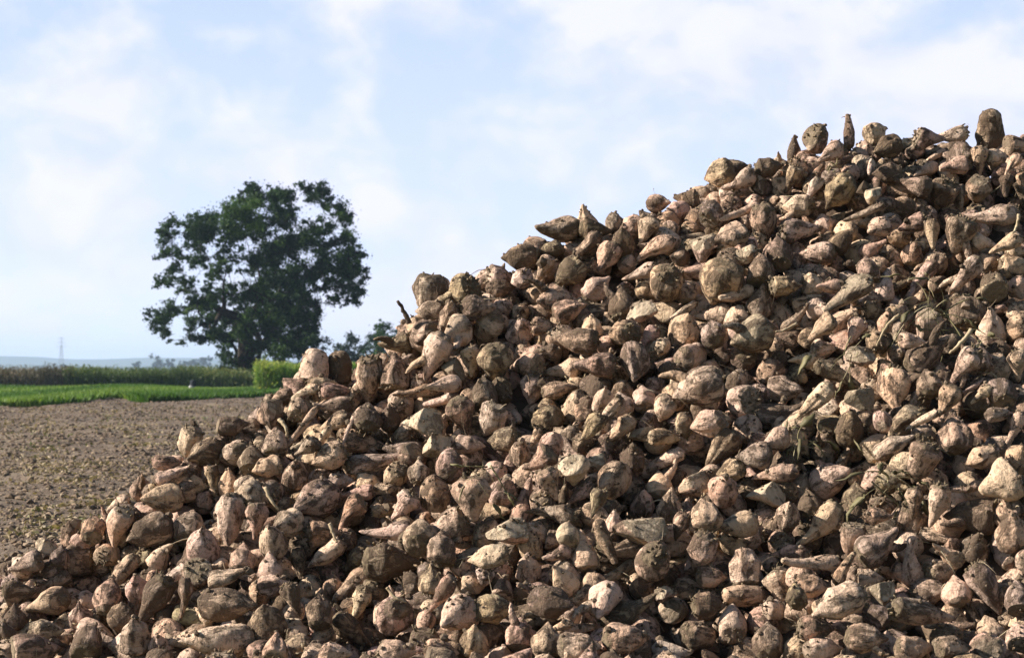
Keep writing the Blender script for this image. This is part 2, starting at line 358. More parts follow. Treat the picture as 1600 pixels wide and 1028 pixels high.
# ------------------------------------------------------------------ beets read off the photograph
# x, y, length, width, tail direction (deg, 0 right 90 up), kind R round C cone L slender X broken U stump, tone
RAW = """
1545 203 66 44 95 U o;1327 207 60 20 85 L r;1277 225 46 44 300 R t;1240 234 48 27 100 C g;1297 240 52 36 205 C p;1370 207 42 35 20 R p;1385 232 46 44 200 R d
1360 262 32 14 240 L p;1385 272 45 34 180 R d;1417 224 38 30 0 X t;1447 218 52 34 0 C g;1488 213 50 32 200 C p;1503 240 48 48 90 R g;1488 260 56 32 180 C r
1460 245 42 13 210 L p;1530 252 50 30 270 C t;1558 247 38 34 10 R p;1590 228 45 36 0 R r;1580 258 44 20 230 C r;1570 291 42 26 250 C d;1527 298 46 40 270 R t
1472 305 50 48 250 R t;1497 310 50 26 270 C o;1427 290 62 34 170 C r;1442 267 50 26 200 C p;1362 303 34 30 270 X p;1352 332 74 14 205 L t;1310 302 64 52 230 R o
1247 322 46 38 180 R p;1270 296 46 22 235 C p;1236 280 50 30 240 C t;1252 361 78 42 3 C p;1317 376 50 40 45 R o;1277 397 52 38 180 R t;1217 392 56 50 90 R d
1370 357 40 38 200 R p;1425 350 48 36 200 C r;1457 367 50 26 270 C o;1497 367 64 50 250 C g;1550 341 92 38 190 C p;1537 378 46 32 0 C p;1570 382 62 28 205 C t
1592 392 50 30 0 C t;1425 397 42 40 90 R r;1365 388 52 28 30 C r;1120 274 50 42 200 R t;1153 264 42 30 0 R o;1157 288 60 30 220 C p;1203 263 46 36 10 R d
1031 317 36 32 0 R r;1072 310 44 30 180 C d;1112 332 46 42 60 R g;1150 336 98 14 205 L p;1140 368 50 48 200 R t;1193 352 62 48 270 R t;1097 386 48 44 270 X r
812 405 56 46 180 R d;870 362 74 48 195 C g;860 392 44 28 190 R o;914 343 50 36 110 C p;930 360 50 40 0 R o;960 350 38 38 90 R g;985 357 38 36 200 R r
1010 360 46 36 250 C p;970 377 42 38 90 R d;915 387 62 26 225 C r;947 406 56 38 240 C r;890 428 62 50 225 R o;850 422 46 32 250 C p;812 436 34 32 200 R p
935 450 48 36 40 R p;862 470 60 50 180 R t;890 484 56 44 20 R r;1000 428 62 26 205 C p;972 473 54 50 90 R d;998 488 46 38 220 X p;1040 448 66 58 265 R t
1020 386 76 30 200 C t;1125 442 76 72 250 R t;1170 396 38 34 0 X t;1188 421 52 48 90 R d;1150 462 62 22 205 L p;1068 486 52 14 215 L p;1070 514 56 50 80 R t
1115 518 44 42 90 R g;1170 526 64 60 200 R g;1190 471 52 48 80 R g;970 521 46 44 180 R t;1012 526 42 26 220 C r;1035 543 32 30 0 R p;925 510 38 36 90 R p
900 533 76 48 175 C d;815 515 52 50 90 R p;850 510 46 30 0 C r;855 551 46 32 180 R g;930 572 72 46 180 C r;992 570 62 56 270 R g
872 606 56 32 20 C t;850 656 54 48 200 R o;837 683 32 16 240 L r;942 623 42 38 90 R t;950 646 72 20 230 L p;922 673 66 30 240 C o;1005 620 42 40 90 R p
1037 640 46 42 250 R p;1090 606 82 66 200 R t;1068 661 36 34 90 R o;1105 662 52 50 200 R r;1155 629 60 54 180 R p;972 671 52 36 230 C r;1002 678 40 28 30 X p
1040 683 52 30 0 R t;1125 701 76 54 230 C o;1178 711 58 44 180 R g;1037 720 74 24 205 L p;990 716 46 42 90 R d;930 718 28 24 180 X p;955 753 64 56 200 R t
862 691 42 40 90 R r;845 723 52 40 230 C r;897 736 46 50 270 R p;860 758 56 40 290 C p;907 771 52 28 220 C r;1032 756 46 44 90 R p;1005 786 46 42 90 R p
1047 788 52 46 90 R t;932 786 52 30 250 C o;1083 756 46 42 200 X r;1130 763 54 48 90 R r;1140 735 42 38 200 R t;1197 770 62 40 180 X p;1212 738 78 30 180 C r
865 799 84 32 165 C g;812 706 44 40 90 R r;830 850 54 40 100 R p;887 831 44 38 90 R p;872 868 52 26 210 C r;912 860 66 46 95 C p;825 886 46 40 90 R t
1000 826 82 60 180 X t;945 846 78 24 290 L t;960 812 34 30 90 R p;1020 882 68 64 270 R t;1062 823 48 30 250 C r;1100 806 58 54 90 R t;1150 824 78 46 200 C t
1095 863 62 50 250 R t;1112 901 48 38 0 R r;1165 886 62 52 90 U p;1160 931 64 38 180 U r;880 906 54 40 120 R p;835 921 58 30 160 C r;865 941 66 56 0 R d
942 941 66 56 240 R p;985 956 102 42 25 C g;1040 925 34 30 0 X t;1075 920 52 38 0 R t;1107 946 52 42 0 R d;1095 990 62 52 0 R g;1145 971 58 56 90 R p
980 996 72 52 0 R r;905 1011 68 54 0 R p;855 1001 56 50 90 R t;815 991 52 50 90 R r;875 979 44 20 200 C p;1050 1021 62 38 0 R p
1228 448 52 32 0 R o;1295 448 46 26 180 C r;1322 462 104 38 222 C g;1245 500 64 22 35 C p;1282 513 62 32 225 C t;1355 421 42 40 90 R r;1382 444 58 34 90 C p
1437 438 84 28 225 C r;1507 431 78 40 230 C p;1552 446 52 48 90 R d;1587 418 54 36 0 R t;1512 486 58 54 90 R d;1365 486 38 30 0 R o;1385 501 36 30 90 R r
1335 518 48 36 240 C p;1370 531 38 36 90 R t;1425 533 42 28 0 R r;1452 553 84 50 35 C d;1550 511 62 46 90 R p;1505 572 72 44 230 C t;1530 560 50 46 90 R g
1397 606 66 60 270 R p;1312 586 92 32 340 C g;1257 561 48 30 160 C p;1340 551 44 38 200 X p;1225 608 54 46 0 R g;1337 621 66 34 180 X d;1272 629 84 32 225 C p
1450 598 48 44 90 R d;1522 604 52 12 205 L p;1532 617 46 20 215 C p;1565 611 56 54 90 R g;1480 626 54 36 250 C t;1590 571 54 34 270 C p;1562 648 46 26 0 R g
1328 666 54 48 90 R o;1380 656 38 34 90 R r;1212 688 44 42 200 R p;1287 696 52 46 90 R d;1395 697 70 36 30 R p;1440 655 62 14 205 L p;1440 676 48 44 90 R t
1490 676 62 52 90 R t;1440 723 68 62 250 R t;1585 671 62 24 250 C p;1532 716 52 38 200 R p;1562 756 74 64 200 C p;1505 766 52 12 190 L t;1593 713 48 46 90 R t
1300 746 62 52 30 R p;1318 717 38 18 60 L g;1232 803 48 46 90 R t;1265 786 44 38 90 R d;1286 824 92 44 235 C p;1337 781 56 46 90 R o;1372 806 44 32 0 R r
1428 786 56 34 265 C t;1465 791 72 38 260 C p;1517 806 80 60 180 R d;1580 828 62 58 90 R r;1333 846 60 40 270 R t;1372 851 82 58 35 C g;1235 866 58 34 180 R r
1265 881 104 24 185 L t;1318 887 62 22 65 L r;1525 851 54 46 90 R g;1422 885 84 38 112 C p;1452 922 54 50 0 R d;1480 866 62 30 150 C r;1495 921 50 46 90 R p
1540 921 94 46 295 C g;1270 916 54 38 0 R r;1243 929 40 38 90 R o;1308 943 88 52 200 R p;1360 904 48 34 0 R g;1374 926 58 42 250 X p;1405 890 32 26 90 R r
1440 957 112 50 350 C g;1215 953 44 34 0 R p;1275 981 62 48 0 R t;1430 1011 62 44 0 R r;1287 1014 62 40 0 R p;1355 996 62 48 0 R t;1545 986 58 54 90 R t
1590 931 54 50 90 R g;1590 991 48 46 90 R r;1200 1000 56 50 90 R d;1490 1012 58 44 0 R t
673 462 58 52 270 U g;673 486 46 34 180 R g;642 514 42 32 180 R t;660 523 44 42 200 R t;705 491 52 46 90 R t;712 518 50 48 200 R p;722 454 50 50 200 R o
757 437 50 46 90 R t;783 451 44 34 0 R d;750 481 54 42 0 R d;762 514 58 56 240 R p;675 558 82 52 240 C p;620 541 52 40 200 C o;578 594 72 54 268 R p
618 582 62 50 90 R d;495 574 58 50 80 U p;528 577 52 42 95 U d;467 601 40 26 230 C p;475 613 52 20 200 C p;507 601 44 26 0 R t;527 611 50 30 0 R r
520 636 66 34 195 C g;467 638 40 36 90 R p;737 564 48 36 285 C p;777 568 68 62 270 R o;707 576 50 34 90 X d;650 614 78 26 190 C t;690 601 62 26 185 C p
722 601 54 32 0 R r;757 613 54 46 90 R d;690 626 58 20 205 L p;658 660 62 46 180 X p;722 651 62 48 290 C r;767 656 54 48 250 R p
415 641 50 22 260 C g;428 646 48 38 270 R d;472 668 84 12 235 L p;522 661 58 34 200 C o;500 690 62 16 235 L p;547 666 74 10 240 L p;575 651 52 46 90 R d
567 689 82 42 355 C r;607 651 44 40 90 R d;512 713 52 42 200 R p;592 722 114 34 10 C g;678 698 46 44 240 X p;735 694 48 32 0 R t;787 686 50 42 180 R o
655 736 38 34 90 R g;702 723 50 48 90 R r;417 731 44 38 200 R p;462 741 52 50 90 R g;492 781 74 64 200 R g;532 751 44 28 0 R p;560 769 58 26 180 C r
607 763 42 22 0 R p;632 791 56 44 240 C p;600 798 40 26 0 R t;678 766 58 54 90 R t;735 781 78 62 270 C r;787 766 54 46 90 R r;545 801 74 36 225 C r
790 830 70 44 185 X p;447 819 50 48 200 R p;425 846 58 52 90 R t;605 833 88 30 190 C p;657 833 56 56 90 R g;697 822 76 50 200 C t;507 833 54 42 0 R r
510 866 64 36 215 R p;465 881 52 30 270 C t;420 887 50 42 90 R p;432 914 62 42 0 R p;458 936 54 30 290 C g;612 877 90 70 0 R d;555 879 50 40 220 C o
550 916 74 40 225 C p;520 914 36 34 90 R r;563 946 64 32 255 C p;500 954 54 48 90 R d;615 969 66 66 250 R r;690 856 52 50 90 R t;672 904 52 42 90 R t
690 931 78 30 240 C r;762 871 64 36 190 R p;757 901 38 32 270 R p;785 919 38 36 90 R p;712 961 64 60 200 R p;775 951 68 52 0 R o;550 986 84 42 320 C d
432 1011 52 48 90 R r;415 971 62 60 90 R d;620 1019 60 42 0 R p;660 986 72 32 250 C r;740 1001 52 46 90 R t;690 1016 54 40 0 R r;525 1019 52 36 0 R p
68 852 38 30 120 X p;45 881 62 34 200 C g;72 887 62 40 180 R d;115 873 64 48 180 R g;110 834 42 38 90 R t;152 823 44 40 90 R r;188 820 74 44 240 C p
232 833 66 62 200 R g;182 789 44 26 200 C p;297 821 60 56 90 R g;317 849 58 56 90 R p;360 813 78 50 270 R p;250 866 52 36 60 C p;340 884 40 24 200 C p
378 871 44 40 90 R r;185 897 94 30 225 C t;30 926 54 40 0 R d;72 941 78 48 195 C t;22 963 44 36 90 R d;90 906 54 24 210 C d;172 931 62 52 90 R r
127 961 42 38 90 R r;215 916 48 42 90 R r;240 936 92 50 235 C d;272 901 54 40 200 C p;290 936 72 28 270 C t;358 900 78 28 15 C p;357 946 92 58 0 R d
318 961 40 20 135 C p;340 1001 112 56 180 R p;140 1001 62 60 90 R g;212 991 58 54 90 R g;55 1013 78 54 0 R r;72 986 54 42 0 R g;250 1011 46 38 90 R p
8 991 46 42 90 R g;365 667 52 34 0 R d;298 692 50 42 250 R p;322 707 54 46 200 R o;402 661 50 48 90 R g;262 722 44 28 0 R r;367 709 54 46 200 R p
392 717 50 46 90 R g;270 743 62 26 20 C p;222 761 42 38 90 R r;258 776 58 48 180 R t;305 759 40 32 0 R p;335 749 52 28 270 C o;360 753 46 36 90 R r
393 771 58 54 90 R g;402 813 62 40 270 C r;430 691 44 40 90 R g;440 622 40 26 200 R g;205 805 44 34 0 R g;480 700 46 30 225 C g
"""
HAND = []
for ln in RAW.strip().replace("\n", ";").split(";"):
    p = ln.split()
    if len(p) == 7:
        HAND.append((float(p[0]), float(p[1]), float(p[2]), float(p[3]), float(p[4]), p[5], p[6]))

for row_, (py_, st_) in enumerate(((1056, 56), (1108, 60), (1165, 66))):      # the heap goes on below the frame
    for px_ in range(-150 + row_ * 25, 1800, st_):
        HAND.append((px_ + rng.uniform(-12, 12), py_ + rng.uniform(-14, 14), rng.uniform(54, 84), rng.uniform(44, 62), rng.uniform(0, 360),
                     str(rng.choice(['R', 'R', 'C'])), str(rng.choice(list('pptrgd')))))

PROFILE = {
    'R': ([0, .03, .09, .19, .36, .54, .70, .83, .94, 1], [0, .46, .76, .94, 1, .90, .66, .37, .17, 0]),
    'C': ([0, .02, .08, .17, .30, .48, .66, .83, .96, 1], [0, .45, .76, .95, 1, .80, .54, .33, .18, 0]),
    'L': ([0, .03, .10, .28, .50, .75, .96, 1], [0, .55, .9, 1, .85, .66, .42, 0]),
    'X': ([0, .03, .10, .20, .35, .55, .75, .9, .98, 1], [0, .55, .85, 1, 1, .82, .56, .34, .2, 0]),
    'U': ([0, .03, .10, .30, .60, .84, .96, 1], [0, .62, .90, 1, .95, .80, .55, 0]),
}
TONE = {  # skin colour, mud amount
    'p': ((0.75, 0.575, 0.41), 0.02), 't': ((0.67, 0.50, 0.34), 0.14), 'r': ((0.69, 0.485, 0.35), 0.13),
    'g': ((0.58, 0.455, 0.335), 0.24), 'd': ((0.50, 0.375, 0.26), 0.36), 'o': ((0.55, 0.44, 0.275), 0.26)}
_topo = {}


def topology(nu, nv, kc):
    key = (nu, nv, kc)
    if key not in _topo:
        # vertices: 0 top pole, rings 1..nv-1, last bottom pole
        def ring(i, j): return 1 + (i - 1) * nu + (j % nu)
        J = np.arange(nu)
        top = np.stack([np.zeros(nu, int), ring(1, J), ring(1, J + 1)], 1)
        bot = np.stack([np.full(nu, 1 + (nv - 1) * nu), ring(nv - 1, J + 1), ring(nv - 1, J)], 1)
        q = np.concatenate([np.stack([ring(i, J), ring(i + 1, J), ring(i + 1, J + 1), ring(i, J + 1)], 1) for i in range(1, nv - 1)])
        qa = q[:(kc - 1) * nu]; qb = q[(kc - 1) * nu:]
        _topo[key] = (top, bot, q, qa, qb)
    return _topo[key]


def make_beet(r, kind, Lw, Ww, nu, nv, R=None):
    """one sugar beet in its own space, crown at +z, tail at -z"""
    tt = (1 - np.cos(np.pi * np.arange(nv + 1) / nv)) / 2
    tt = 0.45 * tt + 0.55 * np.linspace(0, 1, nv + 1)
    ct, cr = PROFILE[kind]
    cr = np.array(cr, float); cr[1:-1] *= r.uniform(0.88, 1.12, len(cr) - 2)
    fine = np.linspace(0, 1, 201)
    pr = np.interp(fine, ct, cr)
    pr = np.convolve(np.pad(pr, 5, mode='edge'), np.ones(11) / 11, 'valid')
    pr[0] = 0; pr[-1] = 0
    pr /= pr.max()
    rad = np.interp(tt, fine, pr)
    ph = np.arange(nu) / nu * 2 * np.pi
    el = r.uniform(0.88, 1.13)
    g0 = r.uniform(0, 6.28)
    T = np.repeat(tt[1:-1], nu); RR = np.repeat(rad[1:-1], nu); PH = np.tile(ph, nv - 1)
    # two long furrows, as the roots have
    gd = 0.17 * r.uniform(0.2, 1.2)
    gr = 1 - gd * (np.exp(-((np.angle(np.exp(1j * (PH - g0 - 0.5 * T)))) / 0.28) ** 2)
                   + np.exp(-((np.angle(np.exp(1j * (PH - g0 - 3.14 + 0.4 * T)))) / 0.3) ** 2)) * np.clip(T * 3, 0, 1)
    RR = RR * gr
    hw = Ww / 2
    P = np.stack([RR * np.cos(PH) * hw * el, RR * np.sin(PH) * hw / el, Lw / 2 - T * Lw], 1)
    P = np.concatenate([[[0, 0, Lw / 2]], P, [[0, 0, -Lw / 2]]])
    T = np.concatenate([[0], T, [1]])
    nrm = P / np.array([hw * hw, hw * hw, (Lw / 2) ** 2]); nrm /= np.linalg.norm(nrm, axis=1)[:, None] + 1e-9
    s = P / hw
    f1 = fourier(s, r, 1.2, 2.6, 8)
    f2 = fourier(s, r, 3.5, 6.5, 12)
    f3 = 1 - np.abs(fourier(s, r, 6, 12, 12))
    big = 1.0 if kind not in ('L',) else 0.6
    d = hw * big * (0.085 * f1 + 0.032 * f2 + 0.006 * f3)
    if nu >= 30:
        f4 = fourier(s, r, 14, 24, 16); d += hw * 0.012 * f4
    # crease rings round the root
    d += hw * 0.008 * np.cos(s[:, 2] * r.uniform(9, 15) + 1.5 * f1) * np.clip((T - .25) * 3, 0, 1)
    # knobs and dents
    for _ in range(r.integers(2, 6)):
        c = P[r.integers(0, len(P))]
        w = hw * r.uniform(0.2, 0.5)
        a = hw * r.uniform(-0.16, 0.20)
        d += a * np.exp(-((P - c) ** 2).sum(1) / (w * w))
    # leaf-scar knobs of the crown
    cm = np.clip(1 - T / 0.16, 0, 1)
    d += hw * cm * 0.09 * fourier(s, r, 7, 13, 10)
    taper = np.clip(RR.max() * 0 + np.concatenate([[1], rad[1:-1].repeat(nu), [0.2]]), 0.15, 1)
    P = P + nrm * (d * np.where(T > 0.5, taper, 1.0))[:, None]
    # bend of the tail
    b = r.normal(0, 0.22 if kind in ('C', 'L') else 0.06, 2)
    q = np.clip(T - 0.3, 0, 1) ** 2
    P[:, 0] += b[0] * q * Lw; P[:, 1] += b[1] * q * Lw
    cut = np.zeros(len(P))
    planes = []
    if kind == 'X':
        for wd in ((-0.62, -0.62, 0.45), (0.35, -0.75, 0.5), (-0.2, 0.1, 0.95), (-0.5, -0.3, -0.8))[:3 + int(r.random() < .5)]:
            v = np.array(wd) + r.normal(0, 0.22, 3); v /= np.linalg.norm(v)
            if R is not None: v = R.T @ v
            planes.append((v, r.uniform(0.34, 0.62) * hw, 1.0))
    else:
        if r.random() < 0.38:      # topped crown
            v = np.array([r.normal(0, .25), r.normal(0, .25), 1.0]); v /= np.linalg.norm(v)
            planes.append((v, Lw / 2 * r.uniform(0.72, 0.92), 0.45))
        if kind in 'CLU' and r.random() < 0.6:     # snapped tail
            v = np.array([r.normal(0, .5), r.normal(0, .5), -1.0]); v /= np.linalg.norm(v)
            planes.append((v, Lw / 2 * r.uniform(0.82, 0.95), 0.8))
        if r.random() < 0.05:
            v = r.normal(size=3); v /= np.linalg.norm(v)
            planes.append((v, hw * r.uniform(0.66, 0.85), 0.7))
    for v, dd, amt in planes:
        over = P @ v - dd
        m = over > 0
        P[m] -= np.outer(over[m] * (0.93 if kind == 'X' else 0.8), v)
        cut[m] = np.maximum(cut[m], amt * np.clip(over[m] / (0.06 * hw), 0, 1))
    return P, T, cut


def attrs_for(r, P, T, cut, tone):
    col, mud = TONE[tone]
    col = np.array(col) * r.uniform(0.86, 1.12) * np.array([1, r.uniform(.96, 1.04), r.uniform(.9, 1.08)])
    n = len(P)
    base = np.ones((n, 4)); base[:, :3] = col * 0.86 * np.array([1.02, .97, .965])
    return dict(lc=P + r.uniform(-40, 40, 3), base=base,
                mud=np.full(n, mud + r.uniform(-.12, .14)) + np.clip(1 - T / 0.2, 0, 1) * 0.18, cut=cut, axial=T)


ATY = dict(lc="FLOAT_VECTOR", base="FLOAT_COLOR", mud="FLOAT", cut="FLOAT", axial="FLOAT")


def rot_from(tail, roll):
    z = -np.asarray(tail, float); z /= np.linalg.norm(z)
    a = np.cross(z, [0.3, 0.2, 1.0]) if abs(z[2]) < 0.9 else np.cross(z, [1.0, 0, 0])
    a /= np.linalg.norm(a); b = np.cross(z, a)
    x = math.cos(roll) * a + math.sin(roll) * b
    y = np.cross(z, x)
    return np.stack([x, y, z], 1)


# each beet: dict(pos, tail, L, W, kind, tone, hand, px...)
B = []
for (px, py, L_, W_, ang, kind, tone) in HAND:
    Y = hit(px, py)
    Y += rng.uniform(-0.13, 0.04)
    L_, W_ = L_ * 0.98, W_ * 0.95
    a = math.radians(ang)
    if kind == 'R':
        k = rng.choice([-1, 1]) * rng.uniform(0.35, 0.85) if L_ < W_ * 1.25 else rng.uniform(-.35, .35)
        Lw = L_ * (1.06 + 0.25 * abs(k)); Ww = W_
    elif kind == 'X':
        k = rng.uniform(-.3, .3); Lw = L_ * 1.12; Ww = W_ * 1.2
    else:
        k = rng.uniform(-.35, .3); Lw = L_ / math.sqrt(1 - k * k); Ww = W_
    d = np.array([math.cos(a) * math.sqrt(1 - k * k), k, math.sin(a) * math.sqrt(1 - k * k)])
    B.append(dict(pos=at(px, py, Y), tail=d, L=Lw * Y / F, W=Ww * Y / F, kind=kind, tone=tone, hand=True, roll=rng.uniform(0, 6.28)))
NH = len(B)
hp = np.array([b['pos'] for b in B]); hx, hy = proj(hp)
hw_ = np.array([0.5 * (h[2] + h[3]) / 2 for h in HAND])


def poisson_fill(off, dmin, tries, smin, smax, x0, x1, y0, y1, avoid):
    cell = {}
    out = []
    for _ in range(tries):
        x = rng.uniform(x0, x1); y = rng.uniform(y0, y1)
        z = float(H(x, y)) - (off if not avoid or abs(y - np.interp(x, cX, cY)) > .4 else .03)
        if avoid and y < 6.9 and proj(np.array([x, y, z]))[1] > 1000: z -= 0.02
        z = max(z, float(gz(y)) + 0.02)
        yc = np.interp(x, cX, cY)
        if y > yc + 1.2: continue
        if x < -3.0 and rng.random() < 0.3: continue
        if avoid:
            qx, qy = proj(np.array([x, y, z]))
            if y < yc - 0.15 and (((hx - qx) ** 2 + (hy - qy) ** 2) < (hw_ * avoid) ** 2).any(): continue
        ci = (int(x / dmin), int(y / dmin), int(z / dmin)); bad = False
        for i in (-1, 0, 1):
            for j in (-1, 0, 1):
                for k in (-1, 0, 1):
                    for q in cell.get((ci[0] + i, ci[1] + j, ci[2] + k), ()):
                        if (q[0] - x) ** 2 + (q[1] - y) ** 2 + (q[2] - z) ** 2 < dmin * dmin: bad = True; break
                    if bad: break
                if bad: break
            if bad: break
        if bad: continue
        cell.setdefault(ci, []).append((x, y, z))
        out.append((x, y, z))
    for (x, y, z) in out:
        W = rng.uniform(smin, smax)
        if proj(np.array([x, y, z]))[1] > 1005 and avoid: W *= 1.25
        kind = rng.choice(['R', 'C', 'L', 'X', 'U'], p=[.55, .31, .07, .02, .05])
        Lr = {'R': rng.uniform(1.0, 1.3), 'C': rng.uniform(1.4, 2.1), 'L': rng.uniform(2.5, 4), 'X': 1.2, 'U': rng.uniform(1.1, 1.5)}[kind]
        if kind == 'L': W *= 0.45
        d = rng.normal(size=3); d[2] *= 0.6; d /= np.linalg.norm(d)
        B.append(dict(pos=np.array([x, y, z]), tail=d, L=W * Lr, W=W, kind=kind,
                      tone=rng.choice(list('ptrgdo'), p=[.26, .26, .18, .14, .11, .05]), hand=False, roll=rng.uniform(0, 6.28)))


poisson_fill(0.085, 0.080, 34000, 0.078, 0.115, -3.3, 3.1, 5.9, 10.4, 0.88)     # shows between the big ones
SUP = set()
for i in range(NH):           # what the skyline beets rest on
    b = B[i]; x, y, z = b['pos']
    if z - float(H(x, y)) > -0.06 and y > np.interp(x, cX, cY) - 0.2:
        half = max(abs(b['tail'][2]) * b['L'] / 2, b['W'] / 2)
        for sx, sy, q in ((-.35, .05, .95), (.38, .02, .9), (0.0, .5, 1.0)):
            w_ = max(b['W'], .10) * q
            cz = z - half - w_ * .36
            sx_, sy_ = proj(np.array([x + sx * w_ * 1.3, y + sy * .12, cz]))
            lack = (np.interp(sx_ - w_ * .3 / y * F, CR[:, 0], CR[:, 1]) - 16) - (sy_ - w_ / 2 / y * F)
            if lack > 30: continue
            cz -= max(0, lack) * y / F
            SUP.add(len(B))
            d = rng.normal(size=3); d[2] *= .4; d /= np.linalg.norm(d)
            B.append(dict(pos=np.array([x + sx * w_ * 1.3, y + sy * .12, cz]), tail=d, L=w_ * 1.25, W=w_, kind='R',
                          tone=rng.choice(list('ptrg')), hand=False, roll=rng.uniform(0, 6.28)))
nTop = len(B)
poisson_fill(0.185, 0.105, 16000, 0.10, 0.14, -3.1, 3.0, 6.0, 10.3, 0)          # the layer under them

# ------------------------------------------------------------------ settle: push overlapping beets apart
NB = len(B)
pos = np.array([b['pos'] for b in B], float); pos0 = pos.copy()
tail = np.array([b['tail'] for b in B]); Ls = np.array([b['L'] for b in B]); Ws = np.array([b['W'] for b in B])
sph_o = np.zeros((NB, 3)); sph_r = np.zeros((NB, 3))
for i, b in enumerate(B):
    if b['kind'] in 'RXU':
        sph_o[i] = np.array([-.12, .05, .25]) * b['L']; sph_r[i] = np.array([.45, .46, .30]) * b['W']
    else:
        sph_o[i] = np.array([-.24, .06, .34]) * b['L']; sph_r[i] = np.array([.44, .36, .18]) * b['W']
hand = np.array([b['hand'] for b in B])
sup = np.array([i in SUP for i in range(NB)])
mob = np.where(hand[:, None], np.array([[.12, .9, .12]]), np.array([[1.0, 1.0, 1.0]]))
bound = Ls * 0.55 + Ws * .1
for it in range(70):
    if it % 10 == 0:
        D2 = ((pos[:, None, :].astype(np.float32) - pos[None, :, :].astype(np.float32)) ** 2).sum(2) if NB < 2500 else None
        if D2 is None:
            I_, J_ = [], []
            order = np.argsort(pos[:, 0]); xs = pos[order, 0]
            for a_ in range(NB):
                i = order[a_]; e = np.searchsorted(xs, xs[a_] + 0.35)
                js = order[a_ + 1:e]
                dd = ((pos[js] - pos[i]) ** 2).sum(1)
                js = js[dd < (bound[i] + bound[js] + .04) ** 2]
                I_.append(np.full(len(js), i)); J_.append(js)
            I_ = np.concatenate(I_); J_ = np.concatenate(J_)
        else:
            I_, J_ = np.where(np.triu(D2 < (bound[:, None] + bound[None, :] + .04) ** 2, 1))
    delta = np.zeros_like(pos)
    S = pos[:, None, :] + tail[:, None, :] * sph_o[:, :, None]
    for a_ in range(3):
        for b_ in range(3):
            v = S[I_, a_] - S[J_, b_]
            dist = np.linalg.norm(v, axis=1) + 1e-9
            ov = sph_r[I_, a_] + sph_r[J_, b_] - dist
            m = ov > 0
            if not m.any(): continue
            c = (v[m] / dist[m, None]) * (ov[m, None] * 0.28)
            np.add.at(delta, I_[m], c); np.add.at(delta, J_[m], -c)
    ln = np.linalg.norm(delta, axis=1); cap = 0.02
    delta *= np.minimum(1, cap / (ln + 1e-9))[:, None]
    pos += delta * mob
    # springs back to the photographed place / to the heap's surface
    pos[hand] += (pos0[hand] - pos[hand]) * np.array([.12, .03, .12])
    hz = H(pos[:, 0], pos[:, 1])
    over = pos[:, 2] - (hz - 0.07)
    up_ = (~hand) & (over > 0) & ~sup
    pos[up_, 2] -= over[up_] * 0.35
    qx_, qy_ = proj(pos)      # only the photographed beets make the skyline
    rise = np.interp(qx_, CR[:, 0], CR[:, 1]) - 15 - (qy_ - Ws * 0.5 / pos[:, 1] * F)
    rs = (~hand) & (rise > 0) & ~sup
    pos[sup] += (pos0[sup] - pos[sup]) * .25
    pos[rs, 2] -= rise[rs] * pos[rs, 1] / F * 0.5
    low = (~hand) & (over < -0.19)
    pos[low, 2] += 0.01
    pos[:, 2] = np.maximum(pos[:, 2], gz(pos[:, 1]) + 0.40 * Ws)
for i, b in enumerate(B): b['pos'] = pos[i]

# ------------------------------------------------------------------ who shows most: a small depth buffer
BW, BH = 640, 411
sc_ = BW / 1600
zb = np.full((BH, BW), 1e9); ib = np.full((BH, BW), -1)
S = pos[:, None, :] + tail[:, None, :] * sph_o[:, :, None]
for i in range(NB):
    for a_ in range(3):
        c = S[i, a_]; rr = sph_r[i, a_] * 1.08
        if c[1] < 1: continue
        x_, y_ = proj(c); x_ *= sc_; y_ *= sc_; rp = rr / c[1] * F * sc_
        x0, x1 = int(max(0, x_ - rp)), int(min(BW, x_ + rp + 1)); y0, y1 = int(max(0, y_ - rp)), int(min(BH, y_ + rp + 1))
        if x0 >= x1 or y0 >= y1: continue
        yy, xx = np.mgrid[y0:y1, x0:x1]
        q = 1 - ((xx + .5 - x_) ** 2 + (yy + .5 - y_) ** 2) / (rp * rp)
        dep = c[1] - rr * np.sqrt(np.clip(q, 0, 1))
        m = (q > 0) & (dep < zb[y0:y1, x0:x1])
        zb[y0:y1, x0:x1][m] = dep[m]; ib[y0:y1, x0:x1][m] = i
cnt = np.bincount(ib[ib >= 0].ravel(), minlength=NB)
rank = np.argsort(-cnt)
indiv = [int(i) for i in rank[:300]]
isind = np.zeros(NB, bool); isind[indiv] = True
mass = Acc()
BX, BY = proj(pos)

